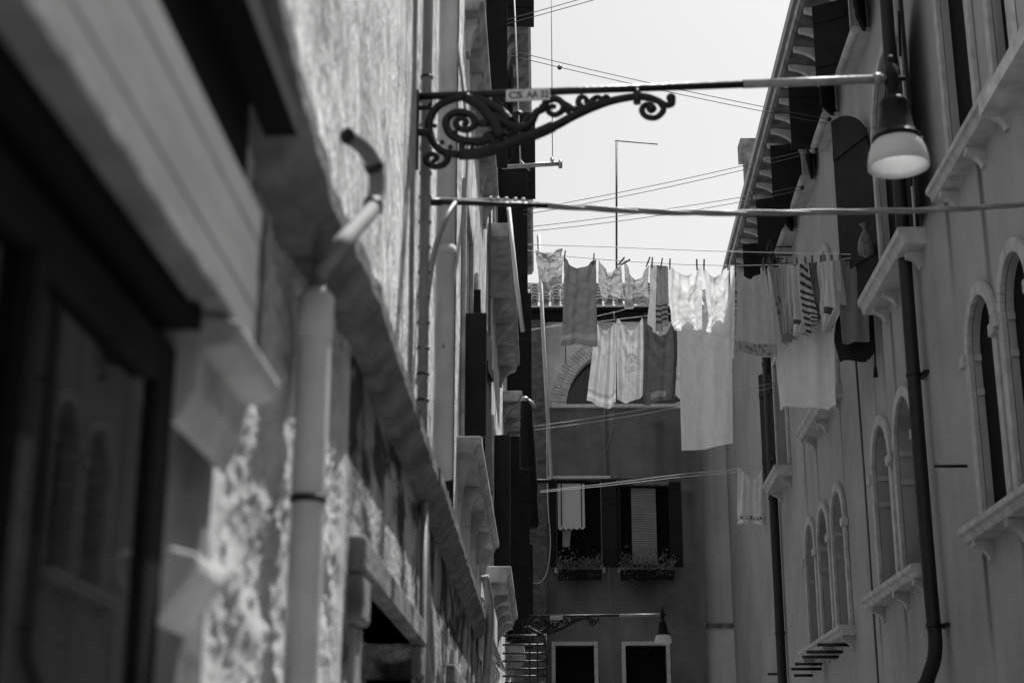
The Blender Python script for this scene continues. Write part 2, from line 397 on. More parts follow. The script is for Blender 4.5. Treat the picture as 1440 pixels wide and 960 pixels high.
def arch_ring(b, fr, a, c, lo, hi, w, p0, p1, mi=0, n=16, legs=True):
    """stone surround round an arched opening"""
    r = (c - a) / 2; cx = (a + c) / 2; sp = hi - r
    pi_ = [(cx + r * math.cos(PI * k / n), sp + r * math.sin(PI * k / n)) for k in range(n + 1)]
    po = [(cx + (r + w) * math.cos(PI * k / n), sp + (r + w) * math.sin(PI * k / n)) for k in range(n + 1)]
    if legs: pi_ = [(c, lo)] + pi_ + [(a, lo)]; po = [(c + w, lo)] + po + [(a - w, lo)]
    for k in range(len(pi_) - 1):
        b.hexa([fr(*pi_[k], p0), fr(*pi_[k + 1], p0), fr(*po[k + 1], p0), fr(*po[k], p0),
                fr(*pi_[k], p1), fr(*pi_[k + 1], p1), fr(*po[k + 1], p1), fr(*po[k], p1)], mi)
def console(fr, u, v, w, h, d):
    """scrolled bracket under a sill: top at v, depth d, height h"""
    b = MB(); prof = [(0, v), (d, v), (d, v - h * .18)]
    for k in range(1, 8):
        t = k / 8; prof.append((d * (1 - t) ** 1.0 * (1 - .25 * math.sin(PI * t)) , v - h * .18 - h * .82 * (t ** .8) * 1.0))
    prof.append((0, v - h)); b.extr(fr, prof, u - w / 2, u + w / 2); return b
def cove(fr, u, v, w, h, d):
    """quarter-round hollow corbel"""
    b = MB(); prof = [(0, v), (d, v), (d, v - .05)]
    for k in range(1, 9):
        t = PI / 2 * k / 8; prof.append((d * (1 - math.sin(t)) + .03, v - .05 - (h - .05) * (1 - math.cos(t))))
    prof.append((0, v - h)); b.extr(fr, prof, u - w / 2, u + w / 2); return b
def sill_mb(fr, u0, u1, v, d, t=.12, mi=0):
    b = MB(); b.extr(fr, [(-.05, v), (d, v), (d, v - t * .45), (d - .03, v - t * .55), (d - .05, v - t), (-.05, v - t)], u0, u1, mi); return b
def window(bld, fr, o, depth=.33, glass='glass', surround=None, mull=True):
    """a window set in opening o: pane at the back; returns the window object"""
    a, c, lo, hi, ar = o; b = MB()
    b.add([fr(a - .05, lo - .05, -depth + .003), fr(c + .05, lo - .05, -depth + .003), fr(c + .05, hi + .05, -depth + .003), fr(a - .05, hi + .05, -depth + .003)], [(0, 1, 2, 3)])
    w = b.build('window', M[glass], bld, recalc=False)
    if mull:
        f = MB(); cu = (a + c) / 2; t = .03
        f.fbox(fr, cu - t, cu + t, lo, hi, -depth + .006, -depth + .05)
        f.fbox(fr, a, a + .05, lo, hi, -depth + .006, -depth + .045); f.fbox(fr, c - .05, c, lo, hi, -depth + .006, -depth + .045)
        f.fbox(fr, a + .05, c - .05, lo, lo + .06, -depth + .006, -depth + .043)
        f.fbox(fr, a + .05, c - .05, lo + (hi - lo) * .62, lo + (hi - lo) * .62 + .04, -depth + .006, -depth + .041)
        f.build('frame', M['black_wood'], w)
    if surround:
        s = MB(); wd, pr, mt = surround
        if ar: arch_ring(s, fr, a, c, lo, hi, wd, .003, pr)
        else:
            s.fbox(fr, a - wd, a, lo, hi + wd, .003, pr); s.fbox(fr, c, c + wd, lo, hi + wd, .003, pr); s.fbox(fr, a, c, hi, hi + wd, .003, pr - .004)
        s.build('surround', M[mt], w, bevel=.008)
    return w
def leaf(fr, u, lo, hi, length, ang, th=.035, arch=0.0, mat='shutter', parent=None, side=1):
    """shutter leaf hinged at u; ang 0 = flat on the wall away from the opening (side +1 = towards larger u), 90 = straight out"""
    ca, sa = math.cos(math.radians(ang)), math.sin(math.radians(ang))
    def lf(s, v, q): return fr(u + side * (s * ca) - side * q * sa, v, .02 + s * sa + q * ca)
    b = MB()
    if arch:
        n = 8; top = [(length * (1 - k / n), hi - arch * (1 - math.sqrt(max(0, 1 - (k / n) ** 2)))) for k in range(n + 1)]
        b.plate(lf, [(0, lo), (length, lo)] + top, 0, th)
    else: b.plate(lf, [(0, lo), (length, lo), (length, hi), (0, hi)], 0, th)
    # battens
    for f_ in (.2, .8):
        v = lo + (hi - lo) * f_; b.fbox(lf, .03, length - .03, v - .05, v + .05, th + .002, th + .022)
    return b.build('shutter', M[mat], parent, bevel=.004)

# ================================================================== GROUND
b = MB(); b.add([(-400, -400, 0), (400, -400, 0), (400, 400, 0), (-400, 400, 0)], [(0, 1, 2, 3)])
tag(b.build('ground', M['paving']), 'grey stone paving of the alley floor', 'ground', kind='structure')

# ================================================================== RIGHT BUILDING
RB = thing('right_building', 'tall plastered house with rows of arched stone windows along the alley', 'building', (5, 20, 0))
R1 = [(10.15, 10.82, 3.62, 5.4, 1), (11.12, 11.85, 3.62, 5.4, 1), (14.12, 15.0, 3.62, 5.36, 1), (15.36, 16.24, 3.62, 5.36, 1),
      (18.35, 19.2, 3.5, 5.22, 1), (19.58, 20.43, 3.5, 5.22, 1), (20.81, 21.66, 3.5, 5.22, 1)]
R2 = [(9.95, 10.4, 6.62, 8.9, 0), (11.02, 11.87, 6.62, 8.9, 0), (13.35, 14.95, 6.65, 8.95, 1), (18.2, 19.05, 6.45, 8.38, 1), (19.45, 20.3, 6.45, 8.38, 1), (22.95, 24.2, 6.45, 8.4, 0)]
ATT = [13.4, 15.35, 17.5, 19.5, 21.5, 23.6]
R3 = [(c - .42, c + .42, 9.68, 10.5, 0) for c in ATT]
wall_mb(RW, 9.85, 33.4, 0, 10.85, R1 + R2 + R3, .34).build('wall', M['plaster_right'], RB, recalc=False)
b = MB(); b.fbox(RW, 9.85, 33.4, 0, 10.85, -7, -.36); b.fbox(RW, 9.85, 9.88, 0, 10.85, -.36, -.002); b.build('rear_wall', M['plaster_right'], RB)
# roof and eaves
b = MB(); b.extr(RW, [(.48, 10.86), (.5, 10.94), (.5, 11.06), (.48, 11.1), (-3.5, 12.4), (-7.2, 11.1), (-7.2, 10.86)], 9.75, 33.6); roof_r = b.build('roof', M['tile'], RB)
b = MB(); b.extr(RW, [(0.0, 10.6), (.06, 10.62), (.1, 10.74), (.46, 10.78), (.49, 10.858), (0.0, 10.858)], 9.8, 33.5); cornice = b.build('cornice', M['stone_ledge'], RB)
b = MB(); b.extr(RW, [(.502, 10.93), (.55, 10.93), (.57, 11.0), (.55, 11.07), (.502, 11.07)], 9.8, 33.5); b.build('gutter', M['steel'], roof_r)
proto = None; u = 9.95
while u < 33.2:
    if proto is None:
        proto = cove(RW, u, 10.77, .08, .5, .44).build('corbel', M['stone'], cornice); base_u = u
    else:
        c = proto.copy(); COL.objects.link(c); c.parent = cornice; c.location = Vector((K * (u - base_u), u - base_u, 0))
    u += .5
b = MB(); q = atY(1056, 225, 31); cx, cy = q.x, 31
b.box(cx - .16, cx + .16, cy - .16, cy + .16, 10.8, q.z); b.box(cx - .25, cx + .25, cy - .25, cy + .25, q.z, q.z + .42)
for sx in (-1, 1): b.box(cx + sx * .13 - .06, cx + sx * .13 + .06, cy - .262, cy - .245, q.z + .12, q.z + .3)
b.build('chimney', M['stone_dark'], roof_r)
# first floor: stone arches with columns and long sills
def col_mb(fr, u, lo, sp, p=.0):
    b = MB(); b.fbox(fr, u - .085, u + .085, lo, lo + .1, -.12, .05); b.fbox(fr, u - .065, u + .065, lo + .1, sp - .16, -.12, .03)
    b.fbox(fr, u - .08, u + .08, sp - .16, sp - .1, -.13, .05); b.fbox(fr, u - .1, u + .1, sp - .1, sp, -.14, .075); return b
for grp, s0, s1, dz in (((0, 1), 9.95, 12.05, 3.62), ((2, 3), 13.9, 16.55, 3.62), ((4, 5, 6), 18.1, 21.9, 3.5)):
    ws = []
    for i in grp:
        w = window(RB, RW, R1[i], .06 if i < 2 else .155 if i < 4 else .125, 'void', (.11, .05, 'stone_right'), mull=False); ws.append(w)
    w0 = ws[0]; sill_mb(RW, s0, s1, dz - .01, .21, .12).build('sill', M['stone_right'], w0, bevel=.01)
    for k in range(len(grp) + 1):
        o = R1[grp[0]]; uu = [s0 + .22, s1 - .22][k] if k < 2 else (s0 + s1) / 2 + (k - 2) * .4 - .15
        cove(RW, uu, dz - .132, .09, .16, .15).build('bracket', M['stone_right'], w0)
    for i, w in zip(grp, ws):
        a, c, lo, hi, _ = R1[i]; sp = hi - (c - a) / 2; dp = .055 if i < 2 else .15 if i < 4 else .12
        for zz in (sp - .07, sp - .36): MB().fbox(RW, c - .025, c - .001, zz, zz + .055, -dp, .0).build('impost', M['stone_right'], w)
        for e in (a - .11, c + .11): MB().fbox(RW, e - .08 + .003 * (e > a), e + .08, sp - .1, sp, .004, .085 + .003 * (e > a)).build('capital', M['stone_right'], w, bevel=.01)
# second floor
for i, o in enumerate(R2):
    w = window(RB, RW, o, .07 if i in (0, 1, 2) else .3, 'void' if i in (0, 1, 2, 5) else 'glass', (.1, .05, 'stone_right'), mull=i in (3, 4))
    if i == 1:
        sill_mb(RW, 9.95, 12.15, 6.6, .21, .12).build('sill', M['stone_right'], w, bevel=.01)
        for uu in (10.3, 11.0, 11.9): cove(RW, uu, 6.478, .09, .16, .15).build('bracket', M['stone_right'], w)
    if i == 2:
        sill_mb(RW, 13.1, 15.3, 6.63, .26, .17).build('sill', M['stone_right'], w, bevel=.01)
        for uu in (13.35, 14.5, 15.05): cove(RW, uu, 6.458, .09, .16, .15).build('bracket', M['stone_right'], w)
        leaf(RW, 15.05, 6.68, 8.95, .8, 20, arch=.75, parent=w); leaf(RW, 15.9, 6.68, 8.7, .6, 6, parent=w)
        leaf(RW, 13.25, 6.68, 8.95, .8, 12, arch=.75, parent=w, side=-1)
    if i == 3:
        sill_mb(RW, 18.0, 20.6, 6.43, .24, .15).build('sill', M['stone_right'], w, bevel=.01)
        for uu in (18.25, 19.3, 20.35): cove(RW, uu, 6.278, .09, .16, .15).build('bracket', M['stone_right'], w)
    if i == 5:
        sill_mb(RW, 22.8, 24.4, 6.43, .28, .17).build('sill', M['stone_right'], w, bevel=.01)
        for uu in (23.0, 24.2): cove(RW, uu, 6.258, .09, .16, .15).build('bracket', M['stone_right'], w)
        leaf(RW, 24.3, 6.5, 8.4, .5, 20, parent=w, arch=.2)
# attic
for i, o in enumerate(R3):
    w = window(RB, RW, o, .25, 'void', (.07, .03, 'stone_right'), mull=False)
    b = MB(); b.tube([RW(o[0] - .12, 9.60, .17), RW(o[1] + .12, 9.60, .17)], .05, 10); b.fbox(RW, o[0] - .12, o[1] + .12, 9.57, 9.63, -.02, .15)
    b.build('sill', M['stone_right'], w)
    ang = [88, 62, 88, 80, 70, 84][i]
    leaf(RW, o[1] + .05, 9.58, 10.55, .44, ang, parent=w)
    leaf(RW, o[0] - .05, 9.58, 10.55, .44, 14 + 9 * (i % 3), parent=w, side=-1)

# unseen low house beside and behind the camera, added to block sky light
LH = thing('light_blocker_house', 'unseen low house added on the near right to block sky light', 'building', (5, 2, 0))
b = MB(); b.fbox(RW, -9, 9.82, 0, 6.2, -7, .0); b.build('wall', M['plaster_right'], LH)
b = MB(); b.extr(RW, [(.35, 6.203), (.35, 6.32), (-3.5, 7.4), (-7.3, 6.32), (-7.3, 6.203)], -9.1, 9.82); b.build('roof', M['tile'], LH)

# ================================================================== NEAR LEFT BUILDING (shop below, sunlit plaster above)
NB = thing('corner_shop_building', 'nearest house on the left with a grey boarded shopfront under a stone ledge', 'building', (-2, 5, 0))
NF1 = [(10.2, 11.3, 3.95, 5.8, 0), (12.3, 13.4, 3.95, 5.8, 0)]
NF2 = [(10.7, 11.7, 7.6, 9.6, 0), (12.7, 13.7, 7.6, 9.6, 0)]
b = wall_mb(LW, -5, 14.54, 3.05, 12.4, NF1 + NF2, .3); b.build('wall', M['plaster_left_up'], NB, recalc=False)
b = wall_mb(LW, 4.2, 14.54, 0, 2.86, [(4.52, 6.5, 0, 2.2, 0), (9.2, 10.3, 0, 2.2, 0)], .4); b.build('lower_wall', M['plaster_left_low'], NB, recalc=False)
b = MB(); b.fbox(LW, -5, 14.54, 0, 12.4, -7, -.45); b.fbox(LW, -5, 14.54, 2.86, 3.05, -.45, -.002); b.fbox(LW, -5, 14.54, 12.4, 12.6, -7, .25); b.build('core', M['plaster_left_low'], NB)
# door openings
for a, c in ((4.52, 6.5), (9.2, 10.3)):
    b = MB(); b.add([LW(a - .1, 0, -.39), LW(c + .1, 0, -.39), LW(c + .1, 2.3, -.39), LW(a - .1, 2.3, -.39)], [(0, 1, 2, 3)]); d = b.build('doorway', M['void'], NB, recalc=False)
    b = MB(); b.fbox(LW, a - .22, c + .22, 2.2, 2.31, -.2, .05); b.fbox(LW, a - .22, a - .02, 2.06, 2.2, -.2, .045); b.fbox(LW, c + .02, c + .22, 2.06, 2.2, -.2, .045); b.build('lintel', M['stone_dark'], d, bevel=.015)
    MB().fbox(LW, a - .16, a, 0, 2.06, -.2, .02).build('jamb', M['stone_dark'], d, bevel=.01); MB().fbox(LW, c, c + .16, 0, 2.06, -.2, .02).build('jamb', M['stone_dark'], d, bevel=.01)
# rubble masonry patch, displaced
b = MB(); nu, nv = 150, 210; U0, U1, V0, V1 = 2.46, 4.2, .4, 2.87
vs = []
for j in range(nv + 1):
    for i in range(nu + 1):
        u = U0 + (U1 - U0) * i / nu; v = V0 + (V1 - V0) * j / nv
        q = Vector((u * 20, v * 30, 1.3)); dd = abs(noise.noise(q)) * .015 + noise.noise(q * 2.3) * .007 + noise.noise(q * .35) * .016 + noise.noise(q * 6) * .006
        e = min(1, (i / nu) * 12, (1 - i / nu) * 12); vs.append(LW(u, v, (dd - .018) * e - .0))
b.add(vs, [(j * (nu + 1) + i, j * (nu + 1) + i + 1, (j + 1) * (nu + 1) + i + 1, (j + 1) * (nu + 1) + i) for j in range(nv) for i in range(nu)], 0, True)
b.build('rubble_wall', M['rubble'], NB, recalc=False)
b = MB(); b.fbox(LW, 2.4, 4.2, 0, .4, -.4, .0); b.build('plinth', M['stone_dark'], NB)
# string course in two lengths
def ledge_mb(u0, u1, z, p, wob, n=240):
    b = MB(); prof = [(-.02, -.135), (.04, -.135), (.06, -.1), (p - .02, -.075), (p, -.06), (p, -.005), (p - .02, .01), (-.02, .02)]
    m_ = len(prof); vs = []
    for i in range(n + 1):
        u = u0 + (u1 - u0) * i / n; w = noise.noise(Vector((u * 1.4, wob, 0))) * .012 - .085 * math.exp(-((u - 3.05) / .55) ** 2); w2 = noise.noise(Vector((u * 6.3, wob, 4))) * .008 + noise.noise(Vector((u * 19, wob, 9))) * .004
        vs += [LW(u, z + dv + w + w2 * (k % 2), pp + (w2 if 0 < k < m_ - 1 else 0)) for k, (pp, dv) in enumerate(prof)]
    fs = [(i * m_ + k, i * m_ + (k + 1) % m_, (i + 1) * m_ + (k + 1) % m_, (i + 1) * m_ + k) for i in range(n) for k in range(m_)]
    b.add(vs, fs + [tuple(range(m_)), tuple(range(n * m_, n * m_ + m_))]); return b
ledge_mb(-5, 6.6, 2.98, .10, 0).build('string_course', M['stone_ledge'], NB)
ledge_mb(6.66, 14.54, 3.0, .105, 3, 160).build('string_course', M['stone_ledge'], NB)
# shopfront
b = MB(); b.add([LW(-5, 0, 0), LW(2.04, 0, 0), LW(2.04, 2.2, 0), LW(-5, 2.2, 0)], [(0, 1, 2, 3)]); sw = b.build('shop_window', M['glass'], NB, recalc=False)
b = MB()
for uu in (-1.2, .2, 1.5): b.fbox(LW, uu - .02, uu + .02, 0, 2.15, .001, .02)
b.fbox(LW, -5, 2.0, 2.15, 2.21, .001, .02); b.build('mullion', M['black_wood'], sw)
b = MB(); b.fbox(LW, 2.035, 2.13, 0, 2.23, -.06, .012); b.build('door_post', M['black_wood'], NB, bevel=.008)
b = MB(); b.fbox(LW, -5, 2.3, 2.195, 2.3, -.3, -.03); b.build('header', M['black_wood'], NB)
b = MB()
for k in range(4):
    z0 = 2.29 + k * .0585; b.fbox(LW, -5, 2.33, z0, z0 + .0577, -.02, .088 + .0012 * (k % 2))
MB().fbox(LW, 2.333, 2.35, 2.285, 2.53, -.02, .1).build('end_board', M['stone_dark'], NB, bevel=.006); MB().fbox(LW, -5, 2.1, 2.25, 2.286, -.3, .052).build('shade_soffit', M['void'], NB); MB().fbox(LW, -5, 2.6, 2.79, 2.8455, .032, .094).build('shade_soffit', M['void'], NB)  # black strips put the shade under fascia and ledge into the colour
fas = b.build('fascia_board', M['board'], NB, bevel=.002)
b = MB(); b.fbox(LW, -5, 2.0, 2.262, 2.288, .055, .1); b.build('trim', M['stone_dark'], fas, bevel=.006)
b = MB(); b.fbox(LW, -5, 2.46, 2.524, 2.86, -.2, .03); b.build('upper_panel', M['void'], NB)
# stone pilaster with its capital
b = MB(); b.fbox(LW, 2.133, 2.46, 0, 2.3, -.2, .004); pil = b.build('pilaster', M['stone_dark'], NB, bevel=.01)
b = MB(); b.extr(LW, [(0.0, 2.12), (.02, 2.12), (.045, 2.17), (.05, 2.23), (.095, 2.24), (.105, 2.275), (.0, 2.30)], 2.135, 2.49); b.build('capital', M['stone_left'], pil, bevel=.008)
b = MB(); b.extr(LW, [(0.0, 1.82), (.03, 1.86), (.06, 1.9), (.06, 1.925), (.0, 1.94)], 2.135, 2.32); b.build('moulding', M['stone'], pil, bevel=.006)
# upper windows with corbelled sills and shutters
def left_window(bld, o, depth=.28): return window(bld, LW, o, depth, 'void', (.09, .035, 'stone_left'), mull=False)
def left_sill(par, u0, u1, z, d, n, t=.16):
    b = sill_mb(LW, u0, u1, z, d, t); s_ = b.build('sill', M['stone_left'], par, bevel=.012)
    for k in range(n):
        cove(LW, u0 + .2 + (u1 - u0 - .4) * k / max(1, n - 1), z - t - .002, .13, .28, d - .06).build('bracket', M['stone_left'], par)
    return s_
w = left_window(NB, NF1[0]); left_sill(w, 9.8, 14.3, 3.88, .165, 5, .12)
leaf(LW, 10.12, 3.95, 4.85, .165, 88, parent=w, side=-1); leaf(LW, 11.4, 3.95, 5.45, .07, 85, parent=w)
w = left_window(NB, NF1[1]); leaf(LW, 13.5, 3.95, 5.8, .5, 5, parent=w)
w = left_window(NB, NF2[0]); left_sill(w, 10.3, 14.4, 7.5, .15, 5, .14)
w = left_window(NB, NF2[1]); leaf(LW, 13.8, 7.55, 10.0, .23, 86, parent=w); leaf(LW, 12.6, 7.6, 9.6, .4, 5, parent=w, side=-1)

# ================================================================== FAR LEFT BUILDING
FB = thing('shuttered_house', 'tall sunlit house further along the left with black shutters and corbelled sills', 'building', (-2, 22, 0))
BF1 = [(17.0, 17.7, 3.8, 5.7, 0), (19.2, 20.2, 3.8, 5.7, 0), (24.8, 25.9, 3.9, 5.7, 0)]
BF2 = [(17.2, 18.1, 7.6, 9.3, 0), (18.7, 19.8, 7.6, 9.7, 0), (22.6, 23.7, 7.55, 9.6, 0)]
BF3 = [(15.5, 16.4, 10.6, 12.1, 0), (21, 22, 10.6, 12.1, 0)]
wall_mb(LW, 14.56, 32, 0, 12.95, BF1 + BF2 + BF3, .3).build('wall', M['plaster_house'], FB, recalc=False)
b = MB(); b.fbox(LW, 14.56, 32, 0, 12.95, -7, -.32); b.fbox(LW, 31.97, 32, 0, 12.95, -.32, -.002); b.build('rear_wall', M['plaster_house'], FB)
b = MB(); b.extr(LW, [(0, 12.55), (.08, 12.6), (.15, 12.8), (.42, 12.86), (.46, 12.95), (.46, 13.05), (-4, 14.2), (-7.1, 13.05), (-7.1, 12.96), (0, 12.953)], 14.54, 32.2); cor = b.build('cornice', M['stone_dark'], FB)
pr = None; u = 14.9
while u < 32:
    if pr is None: pr = cove(LW, u, 12.8, .2, .5, .36).build('corbel', M['stone_dark'], cor)
    else:
        c = pr.copy(); COL.objects.link(c); c.parent = cor; c.location = Vector((0, u - 14.9, 0))
    u += .75
w = left_window(FB, BF1[0]); left_sill(w, 15.0, 19.2, 3.75, .27, 5); leaf(LW, 17.75, 3.8, 5.72, .30, 88, parent=w); leaf(LW, 16.95, 3.8, 5.55, .2, 80, parent=w, side=-1)
w = left_window(FB, BF1[1]); leaf(LW, 20.25, 3.8, 5.85, .40, 82, parent=w); leaf(LW, 19.15, 3.8, 5.7, .3, 50, parent=w, side=-1)
w = left_window(FB, BF1[2]); left_sill(w, 24.6, 26.6, 3.85, .3, 3); leaf(LW, 26.0, 3.9, 5.7, .42, 85, parent=w); leaf(LW, 24.7, 3.9, 5.7, .5, 12, parent=w, side=-1)
w = left_window(FB, BF2[0]); left_sill(w, 15.3, 20.8, 7.55, .28, 6); leaf(LW, 18.15, 7.6, 9.35, .40, 84, parent=w)
w = left_window(FB, BF2[1]); leaf(LW, 19.9, 7.6, 9.3, .36, 86, parent=w); leaf(LW, 18.6, 7.6, 9.8, .42, 15, parent=w, side=-1)
w = left_window(FB, BF2[2]); left_sill(w, 22.3, 25.6, 7.5, .3, 4); leaf(LW, 23.8, 7.55, 9.6, .42, 80, parent=w)
for o in BF3:
    w = left_window(FB, o); leaf(LW, o[1] + .1, o[2], o[3], .5, 86, parent=w); leaf(LW, o[0] - .1, o[2], o[3], .45, 18, parent=w, side=-1)

# ================================================================== FAR HOUSE closing the alley
EB = thing('end_house', 'dark painted house closing the alley with a brick arch and flower boxes', 'building', (1.8, 36, 0))
LUN = (.62, 3.68, 9.98, 11.51, 1)
FWIN = [(.40, 1.38, 6.28, 8.25, 0), (1.80, 2.92, 6.28, 8.25, 0)]
FDR = [(.34, 1.18, 1.2, 4.6, 0), (1.86, 2.74, 1.2, 4.6, 0)]
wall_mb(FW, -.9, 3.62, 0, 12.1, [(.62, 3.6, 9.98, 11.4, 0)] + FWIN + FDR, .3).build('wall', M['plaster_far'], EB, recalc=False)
# lunette: fill the corners with wall, then a ring of bricks
b = MB(); cx, r = 2.12, 1.48; n = 24
arc = [(cx + r * math.cos(PI * k / n), 9.98 + r * .93 * math.sin(PI * k / n)) for k in range(n + 1)]
for k in range(n):
    (x0, y0), (x1, y1) = arc[k], arc[k + 1]; b.add([FW(x0, y0), FW(x1, y1), FW(x1, 11.4), FW(x0, 11.4)], [(0, 1, 2, 3)])
    b.add([FW(x0, y0), FW(x1, y1), FW(x1, y1, -.3), FW(x0, y0, -.3)], [(0, 1, 2, 3)])
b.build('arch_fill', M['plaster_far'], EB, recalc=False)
b = MB(); nb = 62
for k in range(nb):
    a0 = PI * (k + .06) / nb; a1 = PI * (k + .94) / nb; jr = random.uniform(-.02, .02)
    for (ra, rb) in ((r + .01, r + .19), (r + .2, r + .36)):
        P = [(cx + ra * math.cos(a0), 9.98 + .93 * ra * math.sin(a0)), (cx + (rb + jr) * math.cos(a0), 9.98 + .93 * (rb + jr) * math.sin(a0)), (cx + (rb + jr) * math.cos(a1), 9.98 + .93 * (rb + jr) * math.sin(a1)), (cx + ra * math.cos(a1), 9.98 + .93 * ra * math.sin(a1))]
        if max(p[0] for p in P) < 3.6: b.plate(FW, P, .002, .03 + abs(jr))
b.build('brick_arch', M['tile'], EB)
b = MB(); b.add([FW(.4, 9.9, -.29), FW(3.6, 9.9, -.29), FW(3.6, 11.6, -.29), FW(.4, 11.6, -.29)], [(0, 1, 2, 3)]); w = b.build('arched_window', M['glass'], EB, recalc=False)
b = MB(); b.fbox(FW, .30, 3.6, 9.90, 9.98, -.25, .12); b.build('sill', M['stone'], w, bevel=.01)
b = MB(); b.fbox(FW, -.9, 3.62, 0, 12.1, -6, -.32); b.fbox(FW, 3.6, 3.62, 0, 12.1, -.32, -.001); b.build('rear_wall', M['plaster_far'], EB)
b = MB(); b.fbox(FW, -.35, .17, 0, 12.08, .003, .22); b.build('brick_pier', M['brick_dark'], EB, bevel=.01)
b = MB(); b.fbox(FW, -.9, 3.75, 11.96, 12.1, .002, .35); b.fbox(FW, -.9, 3.75, 12.102, 12.16, -.3, .5); b.build('eaves', M['black_wood'], EB)
# barrel tiles
b = MB(); pitch = math.radians(33); RUN = 1.42
zr = 12.2 + RUN * math.tan(pitch)
b.extr(lambda u, v, p: Vector((u, p, v)), [(32.5, 12.165), (32.5, 12.2), (32.5 + RUN, zr), (39, 12.2), (39, 12.165)], -.9, 3.8)
b.tube([Vector((-.9, 32.5 + RUN, zr + .03)), Vector((3.8, 32.5 + RUN, zr + .03))], .1, 10)
x = -.8
while x < 3.75:
    for k in range(6):
        s0 = k * .27; s1 = s0 + .34; c0 = Vector((x + random.uniform(-.01, .01), 32.45 + s0 * math.cos(pitch), 12.24 + s0 * math.sin(pitch) + .035)); c1 = c0 + Vector((0, (s1 - s0) * math.cos(pitch), (s1 - s0) * math.sin(pitch) - .075))
        vs = []
        for cc, rr in ((c0, .11), (c1, .08), (c1, .06), (c0, .085)):
            vs += [cc + Vector((rr * math.cos(PI * a / 6), 0, rr * math.sin(PI * a / 6))) for a in range(7)]
        b.add(vs, [(i * 7 + a, i * 7 + a + 1, ((i + 1) % 4) * 7 + a + 1, ((i + 1) % 4) * 7 + a) for i in range(4) for a in range(6)], 0, False)
    x += .245
b.build('roof', M['tile'], EB)
# its windows
w = window(EB, FW, FWIN[0], .28, 'void', None, mull=False)
b = MB(); b.fbox(FW, .2, 1.6, 8.27, 8.33, .003, .1); b.build('hood_mould', M['stone'], w)
b = MB(); b.fbox(FW, .34, 1.44, 6.16, 6.28, -.2, .12); b.build('sill', M['stone'], w, bevel=.01)
leaf(FW, 1.40, 6.3, 8.24, .33, 10, parent=w); leaf(FW, .38, 6.3, 8.24, .15, 10, parent=w, side=-1)
# cloth blind with scalloped lower edge
b = MB(); n = 26; x0, x1 = .42, 1.02; vs = []
for j in range(12):
    for i in range(n + 1):
        u = i / n; z = 8.2 - 1.02 * j / 11 - (.05 * abs(math.sin(u * PI * 5)) if j == 11 else 0) + (1 - u) * -.02
        vs.append(FW(x0 + (x1 - x0) * u, z, -.05 + .10 * j / 11 + .012 * math.sin(u * 9 + j * .5)))
b.add(vs, [(j * (n + 1) + i, j * (n + 1) + i + 1, (j + 1) * (n + 1) + i + 1, (j + 1) * (n + 1) + i) for j in range(11) for i in range(n)], 0, True)
bl = b.build('blind', cloth_mat('blind_canvas', .62, .1), w, recalc=False)
b = MB(); b.tube([FW(.50, 8.2, -.03), FW(.50, 7.2, .07)], .012); b.tube([FW(.95, 8.2, -.03), FW(.95, 7.18, .07)], .012)
b.tube([FW(.40, 8.21, -.04), FW(1.05, 8.21, -.04)], .03)
b.build('blind_rails', M['iron'], w)
b = MB(); vs = []
for j in range(9):
    for i in range(13): vs.append(FW(.52 + .2 * i / 12 * (1 - .25 * j / 8), 7.15 - .38 * j / 8, -.12 + .02 * math.sin(i * 1.6)))
b.add(vs, [(j * 13 + i, j * 13 + i + 1, (j + 1) * 13 + i + 1, (j + 1) * 13 + i) for j in range(8) for i in range(12)], 0, True)
b.build('curtain', cloth_mat('curtain_white', .5, .2), w, recalc=False)
w = window(EB, FW, FWIN[1], .28, 'void', None, mull=False)
b = MB(); b.fbox(FW, 1.68, 3.05, 8.27, 8.33, .003, .1); b.fbox(FW, 1.8, 2.92, 8.14, 8.262, -.2, .02); b.build('hood_mould', M['stone_dark'], w)
b = MB(); b.fbox(FW, 1.74, 2.98, 6.16, 6.28, -.2, .12); b.build('sill', M['stone'], w, bevel=.01)
b = MB()
for k in range(34):
    z = 6.4 + k * .05; b.extr(FW, [(-.2, z), (-.165, z + .004), (-.175, z + .044), (-.2, z + .044)], 2.07, 2.62)
b.build('roller_blind', M['slat'], w)
leaf(FW, 1.82, 6.3, 8.2, .26, 178, parent=w); leaf(FW, 2.90, 6.3, 8.2, .27, 178, parent=w, side=-1)
for o in FDR:
    w = window(EB, FW, o, .28, 'void', (.085, .06, 'stone'), mull=False)
def planter(u0, u1, label):
    t = thing('flower_box', label, 'flower box', FW((u0 + u1) / 2, 6.28, .12), 'flower boxes on the window sills of the end house')
    b = MB(); b.fbox(FW, u0, u1, 6.0, 6.2, .13, .33); b.build('trough', M['black_wood'], t, bevel=.01)
    b = MB()
    for k in range(900):
        c = FW(random.uniform(u0 - .03, u1 + .03), 6.18 + abs(random.gauss(0, .17)) - (.25 * random.random() if random.random() < .3 else 0), random.uniform(.1, .42)); s_ = random.uniform(.018, .045)
        n_ = Vector((random.gauss(0, 1), random.gauss(-.6, 1), random.gauss(.3, 1))).normalized(); a_ = n_.orthogonal().normalized(); d_ = n_.cross(a_)
        b.add([c - a_ * s_, c + d_ * s_ * .5, c + a_ * s_, c - d_ * s_ * .5], [(0, 1, 2, 3)])
    for k in range(16):
        u = random.uniform(u0, u1); q = FW(u, 6.15, .25); b.tube([q, q + Vector((random.gauss(0, .05), -.03, .18)), q + Vector((random.gauss(0, .1), -.06, random.uniform(.2, .36)))], .005, 4)
    b.build('foliage', M['leaf'], t, recalc=False)
planter(.42, 1.36, 'dark flower box of trailing plants under the canvas blind')
